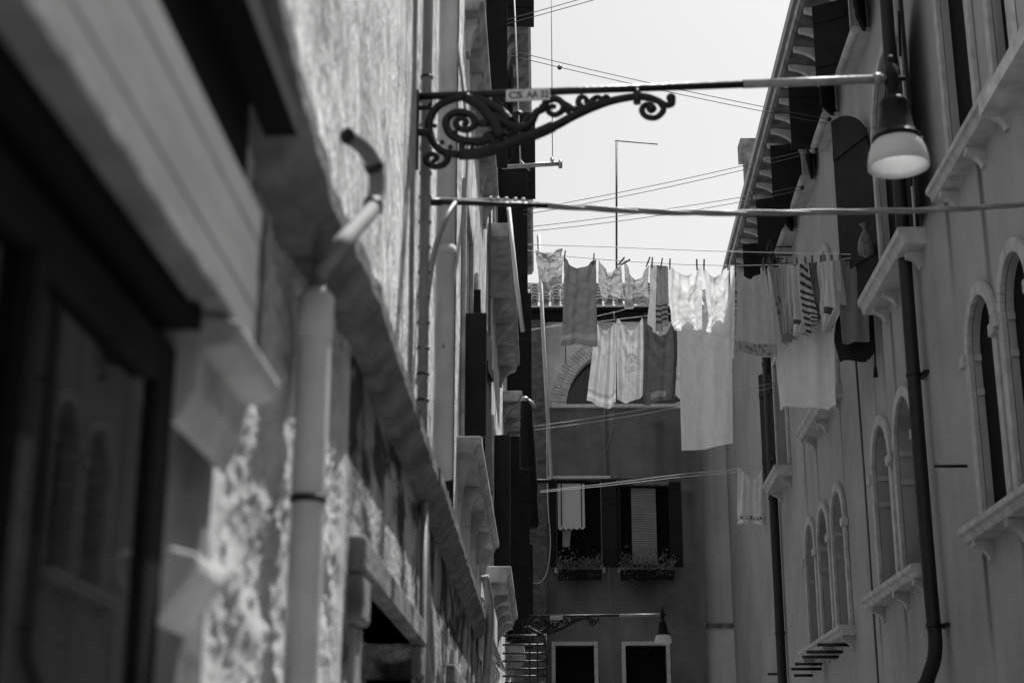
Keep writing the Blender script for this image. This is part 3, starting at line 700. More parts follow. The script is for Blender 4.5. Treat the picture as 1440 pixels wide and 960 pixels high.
planter(1.78, 2.95, 'dark flower box of trailing plants under the slatted roller blind')

# ------------------------------------------------------------------ pale side house
SB = thing('pale_side_house', 'pale plastered house at the alley end with a sloping base', 'building', (4.4, 36, 0))
b = MB(); b.box(3.64, 6.2, 33.4, 38, 5.0, 12.6); b.build('wall', M['plaster_side'], SB)
b = MB(); b.hexa([Vector((2.95, 32.75, 0)), Vector((4.3, 32.75, 0)), Vector((4.3, 38, 0)), Vector((2.95, 38, 0)),
                  Vector((3.63, 33.3, 5.0)), Vector((6.2, 33.3, 5.0)), Vector((6.2, 38, 5.0)), Vector((3.63, 38, 5.0))]); b.build('battered_base', M['plaster_side'], SB)
b = MB(); b.box(3.63, 6.2, 33.26, 33.395, 5.0, 5.1); b.build('string_course', M['stone_dark'], SB)
b = MB(); b.box(3.5, 6.4, 33.2, 38.2, 12.6, 12.8); b.build('roof', M['tile'], SB)

# ================================================================== STREET LAMPS
def lamp(Y, left_px, right_px, label, full=True, text='CS AA 32'):
    a = atY(*left_px, Y); e = atY(*right_px, Y)
    t = thing('street_lamp', label, 'street lamp', (a.x, Y, a.z), 'wall bracket street lamps')
    ax = (e - a); Ls = ax.length / 2.085; ux = ax.normalized(); uz = Vector((0, 0, 1)) - ux * ux.z
    # bracket drawn in its own plane: s along the arm (m), h above the arm axis
    sc_ = 2.085 / (1250 - 585)
    def P(cx, cy, y=0.0):     # from close-up drawing units
        px = 580 + cx / 3.789; py = 90 + cy / 3.789
        s = (px - 585) * sc_; h = -(py - (135 - (px - 585) * .0346)) * sc_ * .98
        return a + ux * (s * Ls) + Vector((0, 0, 1)) * (h * Ls) + Vector((0, y, 0))
    b = MB(); b.tube([a - ux * .02, a + ux * 1.45 * Ls], .0175); b.build('arm', M['iron'], t)
    b = MB(); b.tube([a + ux * 1.45 * Ls, e], .0195, 10); b.tube([a + ux * 2.03 * Ls, a + ux * 2.06 * Ls], .028, 10); b.build('sleeve', M['sleeve'], t)  # pale outer length of the arm: sun highlight put into its colour
    b = MB()
    def T(pts, r, n=5):
        c = crv([P(*q) for q in pts], n)
        rr = r if not isinstance(r, tuple) else [r[0] + (r[1] - r[0]) * i / (len(c) - 1) for i in range(len(c))]
        b.tube(c, [x_ * Ls * 1.12 for x_ in rr] if isinstance(rr, list) else rr * Ls * 1.12, 8)
    # main sweep
    T([(275, 172), (200, 192), (125, 240), (88, 330), (105, 425), (160, 495), (250, 518)], .0165)
    T([(250, 515), (350, 512), (450, 482), (550, 440), (660, 398), (750, 355)], (.024, .024))
    T([(640, 405), (750, 358), (850, 300), (950, 250), (1050, 210), (1150, 186), (1240, 180), (1310, 205), (1355, 232), (1388, 225), (1392, 192)], (.02, .012))
    b.ball(P(1384, 190), .022 * Ls)
    T([(165, 490), (190, 535), (168, 575), (120, 586), (80, 562), (76, 528), (102, 512), (132, 528), (122, 552), (106, 548)], (.015, .010))
    T([(420, 425), (340, 442), (260, 430), (200, 390), (178, 322), (210, 276), (270, 266), (322, 296), (332, 342), (292, 372), (245, 358), (232, 322), (262, 302), (290, 325), (268, 345)], (.019, .011))
    T([(280, 175), (345, 215), (400, 280), (440, 340), (470, 420)], (.022, .028)); T([(300, 170), (380, 200), (470, 260), (520, 320)], (.018, .02))
    T([(400, 330), (360, 335), (320, 325)], (.02, .008)); T([(265, 440), (265, 500)], .014)
    T([(395, 395), (430, 440), (440, 480)], (.02, .02)); T([(470, 400), (455, 455), (500, 470)], (.016, .014))
    T([(440, 290), (500, 332), (570, 360), (630, 332), (660, 272), (700, 246), (718, 204), (768, 190), (806, 222), (800, 262), (760, 286), (726, 266), (738, 236), (768, 238)], (.02, .010))
    T([(500, 420), (530, 385), (570, 380), (590, 400)], (.010, .008)); T([(560, 350), (545, 300), (565, 270), (590, 285)], (.014, .008)); T([(600, 345), (615, 300), (640, 280)], (.012, .008))
    T([(460, 200), (470, 180), (490, 195), (480, 215)], .009)
    T([(775, 192), (830, 232), (880, 256), (935, 245)], (.012, .016)); T([(815, 255), (850, 285)], (.012, .008))
    T([(920, 252), (888, 218), (900, 180), (930, 190), (926, 216)], (.015, .008)); T([(950, 245), (958, 205), (990, 180), (1015, 195)], (.015, .008)); T([(990, 235), (1010, 200), (1040, 178), (1052, 200)], (.014, .008)); T([(935, 240), (960, 225), (1000, 232)], .018)
    T([(1215, 184), (1300, 200), (1335, 235), (1338, 270), (1300, 306), (1250, 300), (1226, 265), (1242, 232), (1276, 232), (1290, 256), (1268, 268)], (.013, .012)); b.ball(P(1275, 252), .022 * Ls)
    b.tube([P(1202, 130), P(1202, 222)], .017 * Ls, 8)
    for q in ((355, 210), (440, 285), (490, 330), (160, 450), (205, 478), (320, 486), (380, 460), (410, 448), (228, 392), (120, 352), (690, 240), (95, 225), (640, 372), (350, 465)): b.ball(P(q[0], q[1], -.012 * Ls), .011 * Ls)
    b.build('scrollwork', M['iron'], t)
    b = MB(); b.fbox(lambda u, v, p: Vector((u, Y + p, v)), a.x - .03, a.x + .012, a.z - .34 * Ls, a.z + .02, -.035, .035)
    b.tube([P(10, 380), P(95, 385)], .02 * Ls); b.tube([P(20, 240), P(100, 235)], .012 * Ls); b.build('wall_plate', M['iron'], t, bevel=.004)
    # lantern
    c0 = e + ux * .025; k = Ls
    b = MB(); b.lathe(c0, [(.001, .115 * k), (.012 * k, .11 * k), (.016 * k, .09 * k), (.01 * k, .075 * k), (.03 * k, .055 * k), (.034 * k, -.03 * k), (.022 * k, -.06 * k), (.03 * k, -.08 * k), (.03 * k, -.095 * k), (.058 * k, -.105 * k), (.064 * k, -.125 * k), (.060 * k, -.14 * k), (.068 * k, -.19 * k), (.082 * k, -.255 * k), (.094 * k, -.278 * k), (.106 * k, -.285 * k), (.106 * k, -.300 * k), (.09 * k, -.305 * k), (.05 * k, -.25 * k), (.002, -.24 * k)], 32)
    b.tube([c0 + Vector((-.035, 0, 0)) * k, c0 + Vector((.06, 0, 0)) * k], .012 * k)
    for an in (0, 2.1, 4.2): b.tube([c0 + Vector((.1 * math.cos(an), .1 * math.sin(an), -.29)) * k, c0 + Vector((.118 * math.cos(an), .118 * math.sin(an), -.292)) * k], .009 * k)
    b.build('hood', M['hood'], t)
    b = MB(); b.lathe(c0, [(.092 * k, -.295 * k), (.110 * k, -.318 * k), (.122 * k, -.35 * k), (.130 * k, -.395 * k), (.132 * k, -.425 * k), (.127 * k, -.425 * k), (.118 * k, -.352 * k), (.106 * k, -.322 * k), (.088 * k, -.298 * k)], 40)
    b.build('glass_shade', M['opal'], t)
    b = MB(); b.ball(c0 + Vector((0, 0, -.33 * k)), .03 * k, sq=1.4); b.build('bulb', M['opal'], t)
    # number plate facing down the alley
    s0, s1 = (712 - 585) * sc_ * Ls, (774 - 585) * sc_ * Ls
    hgt = .056 * Ls; base = a + ux * s0 + Vector((0, -.03 * max(.5, Ls), -.062 * Ls)) + Vector((0, 0, .005))
    wd = s1 - s0
    def pf(u, v, p): return base + ux * u + Vector((0, -p, v))
    b = MB(); b.fbox(pf, 0, wd * .405, 0, hgt, 0, .006); b.fbox(pf, wd * .42, wd, 0, hgt, 0, .006); b.fbox(pf, wd * .3, wd * .6, hgt * .2, hgt * .8, -.025, -.001); pl = b.build('number_plate', M['sign'], t, bevel=.001)
    for word, u0, u1 in (('CS', .06, .37), (text.split(' ', 1)[1], .46, .97)):
        cu = bpy.data.curves.new('lettering', 'FONT'); cu.body = word; cu.extrude = .001; cu.offset = .028
        to = bpy.data.objects.new('lettering_tmp', cu); COL.objects.link(to); bpy.context.view_layer.update()
        me = bpy.data.meshes.new_from_object(to.evaluated_get(bpy.context.evaluated_depsgraph_get())); bpy.data.objects.remove(to)
        xs = [v.co.x for v in me.vertices]; ys = [v.co.y for v in me.vertices]
        kx = (u1 - u0) * wd / (max(xs) - min(xs)); ky = hgt * .62 / (max(ys) - min(ys)); org = ROOT_LOC(pl)
        for v in me.vertices:
            v.co = pf(u0 * wd + (v.co.x - min(xs)) * kx, hgt * .19 + (v.co.y - min(ys)) * ky, .0075 + v.co.z) - org
        me.materials.append(M['sign_ink']); lo = bpy.data.objects.new('lettering', me); COL.objects.link(lo); lo.parent = pl
    return t
lamp(6.0, (586, 136), (1246, 111), 'large ornate iron wall lamp reaching across the alley above the cable')
lamp(21.5, (737, 866), (929, 864), 'small distant iron wall lamp in front of the lower windows of the dark end house')

# ================================================================== PIPES AND CABLES
t = thing('downpipe', 'thick pale downpipe with an elbow stepping over the stone ledge', 'downpipe', LW(3.22, 0, .045), 'drainpipes on the house fronts')
zt = onL(445, 420, .045).z
b = MB(); b.tube([LW(3.22, 0, .045), LW(3.22, 1.5, .045), LW(3.22, zt - .03, .045), LW(3.22, zt + .005, .045)], .038, 20); b.build('pipe', M['pipe_light'], t)
b = MB(); b.tube([LW(3.22, zt - .10, .045), LW(3.22, zt, .045), LW(3.22, zt + .02, .045)], [.042, .042, .026], 20); b.build('socket', M['pipe_light'], t)
el = [LW(3.22, zt, .045), LW(3.22, zt + .06, .05)] + [onL(*q) for q in ((474, 350, .11), (500, 320, .13), (524, 292, .145), (530, 262, .15), (527, 235, .145), (517, 214, .13), (503, 200, .11), (488, 191, .09))]
b = MB(); b.tube(crv(el, 6), .0205, 16, cap=False); b.build('elbow', M['pipe_white'], t)
for q0, q1 in ((el[6], el[7]), (el[4], el[5])):
    c_ = q0.lerp(q1, .1); d_ = (q1 - q0).normalized() * .009; MB().tube([c_ - d_, c_ + d_], .025, 14).build('collar', M['pipe_dark'], t)
zc = onL(440, 711, .045).z; MB().tube([LW(3.22, zc - .008, .045), LW(3.22, zc + .008, .045)], .041, 20).build('collar', M['pipe_dark'], t)
t = thing('downpipe', 'slim off white downpipe on the sunlit wall behind the big lamp bracket', 'downpipe', LW(8.1, 3, .06), 'drainpipes on the house fronts')
b = MB(); b.tube([LW(7.15, 3.05, .08), LW(7.15, 12, .08)], .05, 14); 
for z in (4.2, 6, 7.8): b.tube([LW(7.15, z, .08), LW(7.15, z + .05, .08)], .055, 14)
b.build('pipe', M['pipe_light'], t)
t = thing('downpipe', 'black downpipe on the right wall passing behind the lamp glass', 'downpipe', RW(13.8, 0, .1), 'drainpipes on the house fronts')
b = MB(); b.tube(crv([RW(13.36, 10.7, .12), RW(13.48, 8, .12), RW(13.55, 5, .12), RW(13.55, 3.3, .12), RW(13.55, 2.8, .12), RW(13.66, 2.55, .18), RW(13.72, 2.3, .25), RW(13.72, 1.2, .25)], 5), .064, 16)
b.build('pipe', M['pipe_dark'], t)
for z in (2.98, 5.3, 7.4):
    b = MB(); b.tube([RW(13.55, z, .12), RW(13.55, z + .04, .12)], .072, 14); b.fbox(RW, 13.42, 13.68, z + .005, z + .035, 0, .05); b.build('bracket', M['iron'], t)
t = thing('downpipe', 'straight black downpipe at the far end of the right wall beside the pale house', 'downpipe', RW(24.55, 0, .1), 'drainpipes on the house fronts')
b = MB(); b.tube([RW(24.5, 10.7, .1), RW(24.55, .2, .1)], .075, 14)
for z in (4, 6.2, 8.5): b.tube([RW(24.52, z, .1), RW(24.52, z + .05, .1)], .085, 14)
b.build('pipe', M['pipe_dark'], t)

t = thing('wall_cable', 'thick grey cable with black ties running up the sunlit left wall', 'cable', LW(6.35, 3, .05))
b = MB(); b.tube([LW(6.24, 3.02, .05), LW(6.18, 4.0, .05), LW(6.15, 4.6, .05), LW(6.15, 12, .05)], .024, 10); b.build('cable', M['cable'], t)
b = MB()
for k in range(14): b.tube([LW(6.232 - .006 * k, 3.2 + .115 * k, .05), LW(6.232 - .006 * k, 3.212 + .115 * k, .05)], .029, 10)
b.build('tie', M['iron'], t)
t = thing('conduit', 'thin dark conduit running up beside the slim off white downpipe', 'pipe', LW(8.3, 3, .04), 'thin pipes up the sunlit left wall')
b = MB(); b.tube([LW(8.3, 3.02, .04), LW(8.3, 12, .04)], .03, 8); b.build('pipe', M['pipe_dark'], t)
t = thing('conduit', 'thin pale conduit between the off white downpipe and the dark conduit', 'pipe', LW(7.75, 3, .04), 'thin pipes up the sunlit left wall')
b = MB(); b.tube([LW(7.75, 3.02, .04), LW(7.75, 12, .04)], .016, 8)
b.build('pipe', M['pipe_white'], t)
t = thing('conduit', 'thin grey conduit on the strip of plaster just before the tied cable', 'pipe', LW(5.75, 3, .03), 'thin pipes up the sunlit left wall')
b = MB(); b.tube(crv([LW(5.85, 3.02, .03), LW(5.8, 3.6, .03), LW(5.72, 5, .03), LW(5.7, 8, .03)], 4), .011, 6); b.build('pipe', M['cable'], t)
# cable across the alley
def Yl(pts, Y0, Y1, x0=605., x1=1440.): return [atY(px, py, Y0 + (Y1 - Y0) * (px - x0) / (x1 - x0)) for px, py in pts]
t = thing('overhead_cable', 'thick twisted cable strung across the alley below the lamp arm', 'cable', atY(605, 284, 6.6))
base = crv(Yl([(612, 282), (700, 284), (770, 289), (850, 294), (930, 298), (1010, 299.5), (1100, 299), (1200, 297.5), (1300, 295.5), (1380, 291.5), (1440, 287), (1520, 279)], 6.7, 7.2), 14)
base += [base[-1].lerp(RW(7.3, 4.52, .02), i / 8) for i in range(1, 9)]
b = MB()
for s_ in range(3):
    b.tube([q + Vector((0, math.cos(i * .16 + s_ * 2.094), math.sin(i * .16 + s_ * 2.094))) * .0075 for i, q in enumerate(base)], .0092, 7)
b.build('strands', M['cable'], t)
b = MB(); b.tube(Yl([(603, 284), (650, 285), (700, 287), (770, 289)], 6.7, 6.8), .014, 8); b.tube(Yl([(596, 284), (620, 284)], 6.7, 6.7), .02, 8); b.build('support_rod', M['iron'], t)
b = MB()
for px in (690, 700, 712, 725, 736): b.ball(atY(px, 279 + (px - 690) * .05, 6.75), .011)
b.build('insulator', M['sign'], t)
b = MB(); b.tube(crv([atY(640, 286, 6.7), atY(628, 305, 6.6), atY(612, 350, 6.55), atY(602, 410, 6.5), atY(594, 480, 6.45), atY(588, 540, 6.4)], 5), .014, 8); b.build('drop_cable', M['cable'], t)

def wire(name, label, cat, lines, r=.004, mat='wire', group=None, extra=None):
    """lines: lists of 3-D points"""
    t = thing(name, label, cat, lines[0][0], group)
    b = MB()
    for ln in lines: b.tube(ln, r, 5)
    b.build('cord', M[mat], t)
    if extra:
        b = MB()
        for q in extra: b.ball(q, .028); 
        b.build('pulley', M['iron'], t)
    return t
def span(l, r, lY, rp=.3, sag=.05, n=12):
    a = atY(*l, lY); e = onR(*r, rp)
    return [a.lerp(e, i / n) - Vector((0, 0, sag * 4 * (i / n) * (1 - i / n))) for i in range(n + 1)]
G = 'clotheslines strung across the alley'
wire('clothesline', 'empty double clothesline rising out of the top edge beside the left roof', 'clothesline', [span((712, 28), (1180, -120), 14.2), span((712, 34), (1180, -112), 14.2)], .0045, 'wire_dark', G)
wire('clothesline', 'empty double clothesline sloping down to the right behind the lamp arm', 'clothesline', [span((713, 70), (1166, 168), 14.2, .35, .03), span((713, 77), (1164, 174), 14.2, .35, .03)], .0045, 'wire_dark', G, [onR(1166, 168, .35), atY(787, 95, 15)])
wire('clothesline', 'empty double clothesline rising to the attic sill just above the chimney side', 'clothesline', [span((735, 296), (1148, 208), 18, .3, .04), span((735, 302), (1148, 213), 18, .3, .05)], .0045, 'wire_dark', G, [onR(1148, 211, .3)])
wire('clothesline', 'empty double clothesline just above the overhead cable ending at an attic sill', 'clothesline', [span((735, 320), (1128, 262), 19, .3, .04), span((735, 326), (1128, 267), 19, .3, .06)], .0045, 'wire_dark', G, [onR(1128, 264, .3)])
wire('clothesline', 'empty double clothesline below the arch of the dark end house', 'clothesline', [span((745, 600), (1088, 538), 24, .1, .05), span((745, 605), (1088, 544), 24, .1, .06)], .005, 'wire', G)
for c in (1,):
    b = MB()
# cables on walls
wire('wall_cable', 'thin dark cable running straight down the right wall past the twin arches', 'cable', [[RW(16.9, 9.4, .012), RW(16.95, 7, .012), RW(16.9, 5, .012), RW(16.95, 0, .012)]], .012, 'wire_dark')
wire('wall_cable', 'thin grey cable hanging down the face of the dark end house between its windows', 'cable', [crv([FW(1.5, 9.9, .13), FW(1.47, 9.2, .05), FW(1.5, 8.3, .03), FW(1.53, 6.5, .03), FW(1.58, 4, .03), FW(1.6, 0, .03)], 4), crv([FW(1.7, 9.88, .13), FW(1.66, 9.4, .06), FW(1.52, 8.9, .04)], 4)], .013, 'cable')
wire('wall_cable', 'white looping cable hanging beside the brick pier of the end house', 'cable', [crv([atY(768, 560, 31.5), atY(770, 700, 31.5), atY(774, 760, 31.5), atY(770, 800, 31.5), atY(760, 818, 31.5), atY(746, 819, 31.5)], 5)], .012, 'wire')
wire('wall_cable', 'thin dark cable down the sunlit left wall beside the black shutters', 'cable', [[LW(15.2, 12.5, .03), LW(15.2, 3.2, .03)], [LW(15.2, 5.9, .03), LW(14.9, 5.85, .03)]], .016, 'wire_dark')
wire('wall_cable', 'pale thin cable dangling in front of the first black shutter', 'cable', [crv([LW(7.35, 5.6, .1), LW(7.45, 5.0, .17), LW(7.4, 4.4, .14), LW(7.1, 3.7, .08)], 5)], .008, 'cable')
wire('wall_cable', 'dark looped cables hanging on the shaded wall beside the doorway', 'cable', [crv([LW(6.75, 2.85, .03), LW(6.72, 2.5, .04), LW(6.75, 2.2, .04), LW(6.9, 2.0, .06), LW(7.1, 2.05, .05), LW(7.05, 2.3, .04), LW(6.8, 2.45, .04)], 5), [LW(6.7, 2.85, .03), LW(6.68, 1.2, .03)]], .018, 'cable')
# poles
t = wire('pole', 'long white pole leaning in front of the brick pier', 'pole', [[atY(757, 330, 24), atY(765, 500, 24), atY(775, 672, 24)]], .035, 'wire')
t = wire('pole', 'short pale stick slanting down from the overhead cable support', 'pole', [[atY(715, 292, 13), atY(726, 400, 13), atY(735, 466, 13)]], .022, 'wire')
t = thing('wire_bracket', 'horizontal metal rod from the left houses holding a vertical wire against the sky', 'bracket', atY(705, 233, 15))
b = MB(); b.tube([atY(704, 234, 15), atY(790, 229, 15)], .017, 8); b.tube([atY(706, 237, 15), atY(786, 232, 15)], .010, 6); b.tube([atY(788, 226, 15), atY(788, 236, 15)], .022, 8); b.tube([atY(732, 226, 15), atY(745, 240, 15)], .01, 6); b.tube([atY(776, 222, 15), atY(777, 232, 15)], .02, 8); b.build('rod', M['steel'], t)
b = MB(); b.tube([atY(777, 230, 15), atY(775, -40, 15)], .005, 5); b.build('cord', M['wire_dark'], t)
b = MB(); b.tube([atY(732, 232, 15), atY(728, 120, 15), atY(722, -30, 15)], .009, 5); b.build('tube', M['wire'], t)
t = thing('tv_antenna', 'thin roof antenna pole with one side arm above the end house', 'antenna', atY(867, 392, 35.5))
b = MB(); b.tube([atY(867, 420, 35.5), atY(867, 199, 35.5)], .026, 8); b.build('mast', M['iron'], t)
b = MB(); b.tube([atY(865, 198, 35.5), atY(925, 203, 35.5)], .017, 6); b.build('side_arm', M['iron'], t)

# ================================================================== LAUNDRY
P1 = Plane(-.4, 20.0, 3.6, 15.4); P2 = Plane(-.3, 24.5, 3.9, 23.6); P3 = Plane(-.2, 27.5, 4.0, 26.5)
def lerp(a, b, t): return a + (b - a) * t
def along(L, t):
    n = len(L) - 1; i = min(int(t * n), n - 1); f = t * n - i
    return (lerp(L[i][0], L[i + 1][0], f), lerp(L[i][1], L[i + 1][1], f))
def cloth_mb(P, left, right, sag=12, folds=3, amp=.03, off=0.0, seed=0, hem=3, swag=.02, nu=44, nv=60):
    rnd = random.Random(seed); ph = rnd.uniform(0, 6.3); ph2 = rnd.uniform(0, 6.3); skew = rnd.uniform(.72, 1.35); b = MB(); vs = []; uvs = []
    for j in range(nv + 1):
        v = j / nv
        for i in range(nu + 1):
            u = i / nu; l = along(left, v); r = along(right, v)
            ua = u ** skew; arch = 4 * ua * (1 - ua)
            x = lerp(l[0], r[0], u + .012 * math.sin(6.3 * u * folds + ph) * v); y = lerp(l[1], r[1], u)
            y += sag * arch ** 1.5 * (1 - v) ** 1.6 + hem * v * v * (math.sin(5.5 * u + ph) * .6 + .6 * arch)
            w = amp * (math.cos(2 * PI * folds * (u + .07 * math.sin(3 * v + ph2)) + ph) * (.25 + .75 * v) + .4 * math.cos(2 * PI * folds * 2.3 * u + ph2 + 2 * v) * (.4 + .6 * (1 - v)))
            w += swag * arch * math.sin(17 * (v - .42 * arch) + ph2) * max(0, 1 - 1.5 * v) ** 1.2 * .3
            w += .009 * noise.noise(Vector((u * 5 + seed, v * 7, seed))) + .006 * noise.noise(Vector((u * 13, v * 15 + seed, seed)))
            vs.append(P.pt(x, y, off, w)); uvs.append((u, v))
    fs = [(j * (nu + 1) + i, j * (nu + 1) + i + 1, (j + 1) * (nu + 1) + i + 1, (j + 1) * (nu + 1) + i) for j in range(nv) for i in range(nu)]
    b.add(vs, fs, 0, True); b.uvs = uvs; return b
def put_cloth(name, label, cat, P, left, right, mat, group='washing hung on the lines across the alley', parent=None, **kw):
    b = cloth_mb(P, left, right, **kw)
    o = MB.build(b, name, mat, parent, recalc=False)
    uvl = o.data.uv_layers.new(name='UVMap')
    for lp in o.data.loops: uvl.data[lp.index].uv = b.uvs[lp.vertex_index]
    if not parent: tag(o, label, cat, group)
    return o
CM = {
 'pale_hem': cloth_mat('pale_towel_hem', .50, .4, [('band', .72, .97, .62), ('floral', .72, .97, .6)]),
 'dark_towel': cloth_mat('dark_towel', .16, .4, [('band', .86, .93, 1.4)]),
 'mid': cloth_mat('mid_cotton', .5, .4), 'mid_hem': cloth_mat('mid_towel_hem', .46, .4, [('band', .78, .97, .55), ('floral', .78, .97, .6)]),
 'white': cloth_mat('white_cotton', .9, .5), 'grey_hem': cloth_mat('grey_towel_hem', .5, .35, [('band', .87, .99, .7), ('floral', .87, .99, .55)]),
 'sheet': cloth_mat('pale_sheet', .93, .0), 'bigsheet': cloth_mat('cotton_sheet', .74, .2),
 'stripehem': cloth_mat('striped_hem_towel', .58, .4, [('band', .87, .90, .7), ('band', .92, .955, 1.3)]),
 'print': cloth_mat('printed_towel', .58, .4, [('print', .4, .66, .55), ('speckle', .7, 1.0, .8)]),
 'darkt': cloth_mat('charcoal_towel', .10, .35, [('badge', .88, .95, 2.2)]),
 'thin': cloth_mat('thin_garment', .6, .35), 'thin2': cloth_mat('floral_garment', .4, .35, [('floral', .3, .8, .5)]),
 'stripe': cloth_mat('striped_garment', .62, .3, [('diag', .0, 1.0, .12)]), 'dstripe': cloth_mat('dark_striped_garment', .26, .3, [('hstripe', .6, .9, .2)]),
 'grey': cloth_mat('grey_tank', .18, .25), 'black': cloth_mat('black_cotton', .014, .1), 'badge': cloth_mat('badge_shirt', .72, .3, [('badge', .66, .76, .15)]),
 'small_hem': cloth_mat('small_towel_hem', .72, .3, [('band', .84, .93, .8), ('floral', .84, .93, .2)]), 'dgrey': cloth_mat('dark_grey_cloth', .09, .3)}
LG = 'washing hung on the lines across the alley'
put_cloth('towel', 'pale thin towel with patterned hem hanging nearest the leaning white pole', 'towel', P1, [(754, 352), (758, 385), (768, 408)], [(791, 360), (790, 375), (790, 398)], CM['pale_hem'], sag=8, folds=1.5, amp=.03, seed=1, hem=6)
o = put_cloth('folded_cloth', 'small bunched white cloth folded over the left end of the line', 'cloth', P1, [(760, 354), (764, 362)], [(791, 349), (791, 363)], CM['mid'], sag=3, folds=1, amp=.03, off=.05, seed=22, nv=16)
put_cloth('towel', 'long dark grey towel with a lighter band at the bottom', 'towel', P1, [(792, 360), (791, 400), (789, 450), (787, 484)], [(838, 365), (839, 420), (840, 485)], CM['dark_towel'], sag=15, folds=1.4, amp=.035, seed=41, swag=.03, off=.04)
put_cloth('towel', 'plain light towel right of the dark grey towel, over the roof tiles', 'towel', P1, [(841, 363), (842, 395), (846, 414)], [(874, 368), (875, 400), (874, 419)], CM['mid'], sag=18, folds=1.5, amp=.035, seed=3, hem=5, swag=.04)
put_cloth('towel', 'light towel with a dark patterned hem hanging above the tiles', 'towel', P1, [(878, 368), (878, 400), (878, 428)], [(912, 372), (912, 400), (914, 428)], CM['mid_hem'], sag=24, folds=1.5, amp=.035, seed=4, hem=8, swag=.04)
put_cloth('garment', 'narrow pale garment with a pointed end beside the patterned hem towel', 'garment', P1, [(914, 372), (913, 420), (911, 455)], [(925, 373), (924, 420), (926, 470)], CM['thin'], sag=0, folds=2, amp=.03, seed=5, hem=2)
put_cloth('garment', 'narrow grey garment with dark stripes beside the first white shirt', 'garment', P1, [(924, 373), (924, 420), (925, 468)], [(938, 374), (940, 420), (941, 452)], CM['dstripe'], sag=0, folds=2, amp=.03, seed=6, hem=2, off=.02)
o = put_cloth('white_shirt', 'bright white shirt, left one of two, above the long plain sheet', 'shirt', P1, [(939, 373), (939, 420), (943, 455), (948, 463)], [(987, 375), (987, 420), (989, 462)], CM['white'], sag=13, folds=1.8, amp=.03, seed=7, hem=3, swag=.05)
def sun_flap(parent, P, poly, off):  # white flap added and tilted up to catch the sun as a bright patch
    b = MB(); n = 9; vs = []; uvs = []
    for j in range(n + 1):
        for i in range(n + 1):
            u, v = i / n, j / n
            l = along(poly[0], v); r = along(poly[1], v)
            vs.append(P.pt(lerp(l[0], r[0], u), lerp(l[1], r[1], u), off + .13 * v + .03 * math.sin(PI * u))); uvs.append((u, v))
    b.add(vs, [(j * (n + 1) + i, j * (n + 1) + i + 1, (j + 1) * (n + 1) + i + 1, (j + 1) * (n + 1) + i) for j in range(n) for i in range(n)], 0, True)
    q = b.build('sleeve', CM['white'], parent, recalc=False); uvl = q.data.uv_layers.new(name='UVMap')  # added flap that shows the patch of sun on the shirt
    for lp in q.data.loops: uvl.data[lp.index].uv = uvs[lp.vertex_index]
sun_flap(o, P1, [[(966, 452), (959, 460), (958, 464)], [(967, 452), (976, 458), (974, 470)]], .06)
o = put_cloth('white_shirt', 'bright white shirt, right one of two, next to the grey patterned towel', 'shirt', P1, [(990, 376), (993, 420), (996, 448), (992, 464)], [(1026, 372), (1029, 420), (1029, 474)], CM['white'], sag=15, folds=1.7, amp=.03, seed=8, hem=2, swag=.05, off=.02)
sun_flap(o, P1, [[(1008, 450), (1001, 460), (1000, 471)], [(1013, 450), (1021, 460), (1023, 475)]], .08)
put_cloth('strip_of_cloth', 'narrow pale strip of cloth between white shirt and grey patterned towel', 'cloth', P1, [(1026, 374), (1026, 440), (1024, 500)], [(1033, 374), (1033, 440), (1031, 502)], CM['white'], sag=0, folds=1, amp=.015, seed=9, off=-.05)
put_cloth('towel', 'grey towel with deep draped folds and a patterned hem, right of the white shirts', 'towel', P1, [(1034, 373), (1033, 430), (1031, 498)], [(1074, 373), (1083, 430), (1092, 497)], CM['grey_hem'], sag=20, folds=2.2, amp=.05, seed=10, hem=5, swag=.06)
put_cloth('bed_sheet', 'large pale sheet hanging lowest below the small garments on the right', 'sheet', P1, [(1076, 376), (1084, 440), (1090, 520), (1093, 575)], [(1164, 374), (1172, 450), (1177, 520), (1180, 568)], CM['bigsheet'], sag=4, folds=2.6, amp=.06, seed=11, hem=5, off=-.35, swag=.02)
put_cloth('garment', 'pale floral garment in narrow folds at the left end of the bunched washing', 'garment', P1, [(1080, 373), (1088, 420), (1098, 452), (1104, 486)], [(1104, 373), (1109, 420), (1113, 450), (1117, 468)], CM['thin2'], sag=3, folds=2.6, amp=.08, seed=12, off=.05)
put_cloth('garment', 'thin pale garment with dark printed end left of the striped one', 'garment', P1, [(1108, 372), (1110, 420), (1112, 450), (1116, 474)], [(1126, 371), (1130, 420), (1136, 450), (1131, 466)], CM['badge'], sag=2, folds=2, amp=.07, seed=13, off=.08)
put_cloth('garment', 'narrow garment with bold dark diagonal stripes', 'garment', P1, [(1126, 370), (1127, 410), (1131, 440), (1136, 470)], [(1134, 370), (1142, 410), (1148, 440), (1147, 456)], CM['stripe'], sag=0, folds=1.2, amp=.04, seed=14, off=.12)
put_cloth('garment', 'grey crumpled sock-like cloth hanging low beside the striped garment', 'garment', P1, [(1140, 371), (1144, 420), (1150, 455)], [(1147, 371), (1153, 420), (1156, 440)], CM['dstripe'], sag=0, folds=1.6, amp=.05, seed=34, off=.02)
put_cloth('garment', 'short dark grey cloth pegged just right of the striped garment', 'garment', P1, [(1138, 369), (1142, 400)], [(1149, 369), (1149, 402)], CM['dgrey'], sag=0, folds=1, amp=.02, seed=15, nv=24)
put_cloth('garment', 'pale shirt with a dark rectangular badge on its lower front', 'shirt', P1, [(1151, 370), (1153, 410), (1153, 432), (1157, 468)], [(1172, 366), (1180, 410), (1184, 432), (1166, 462)], CM['badge'], sag=0, folds=2.4, amp=.05, seed=16, off=.05)
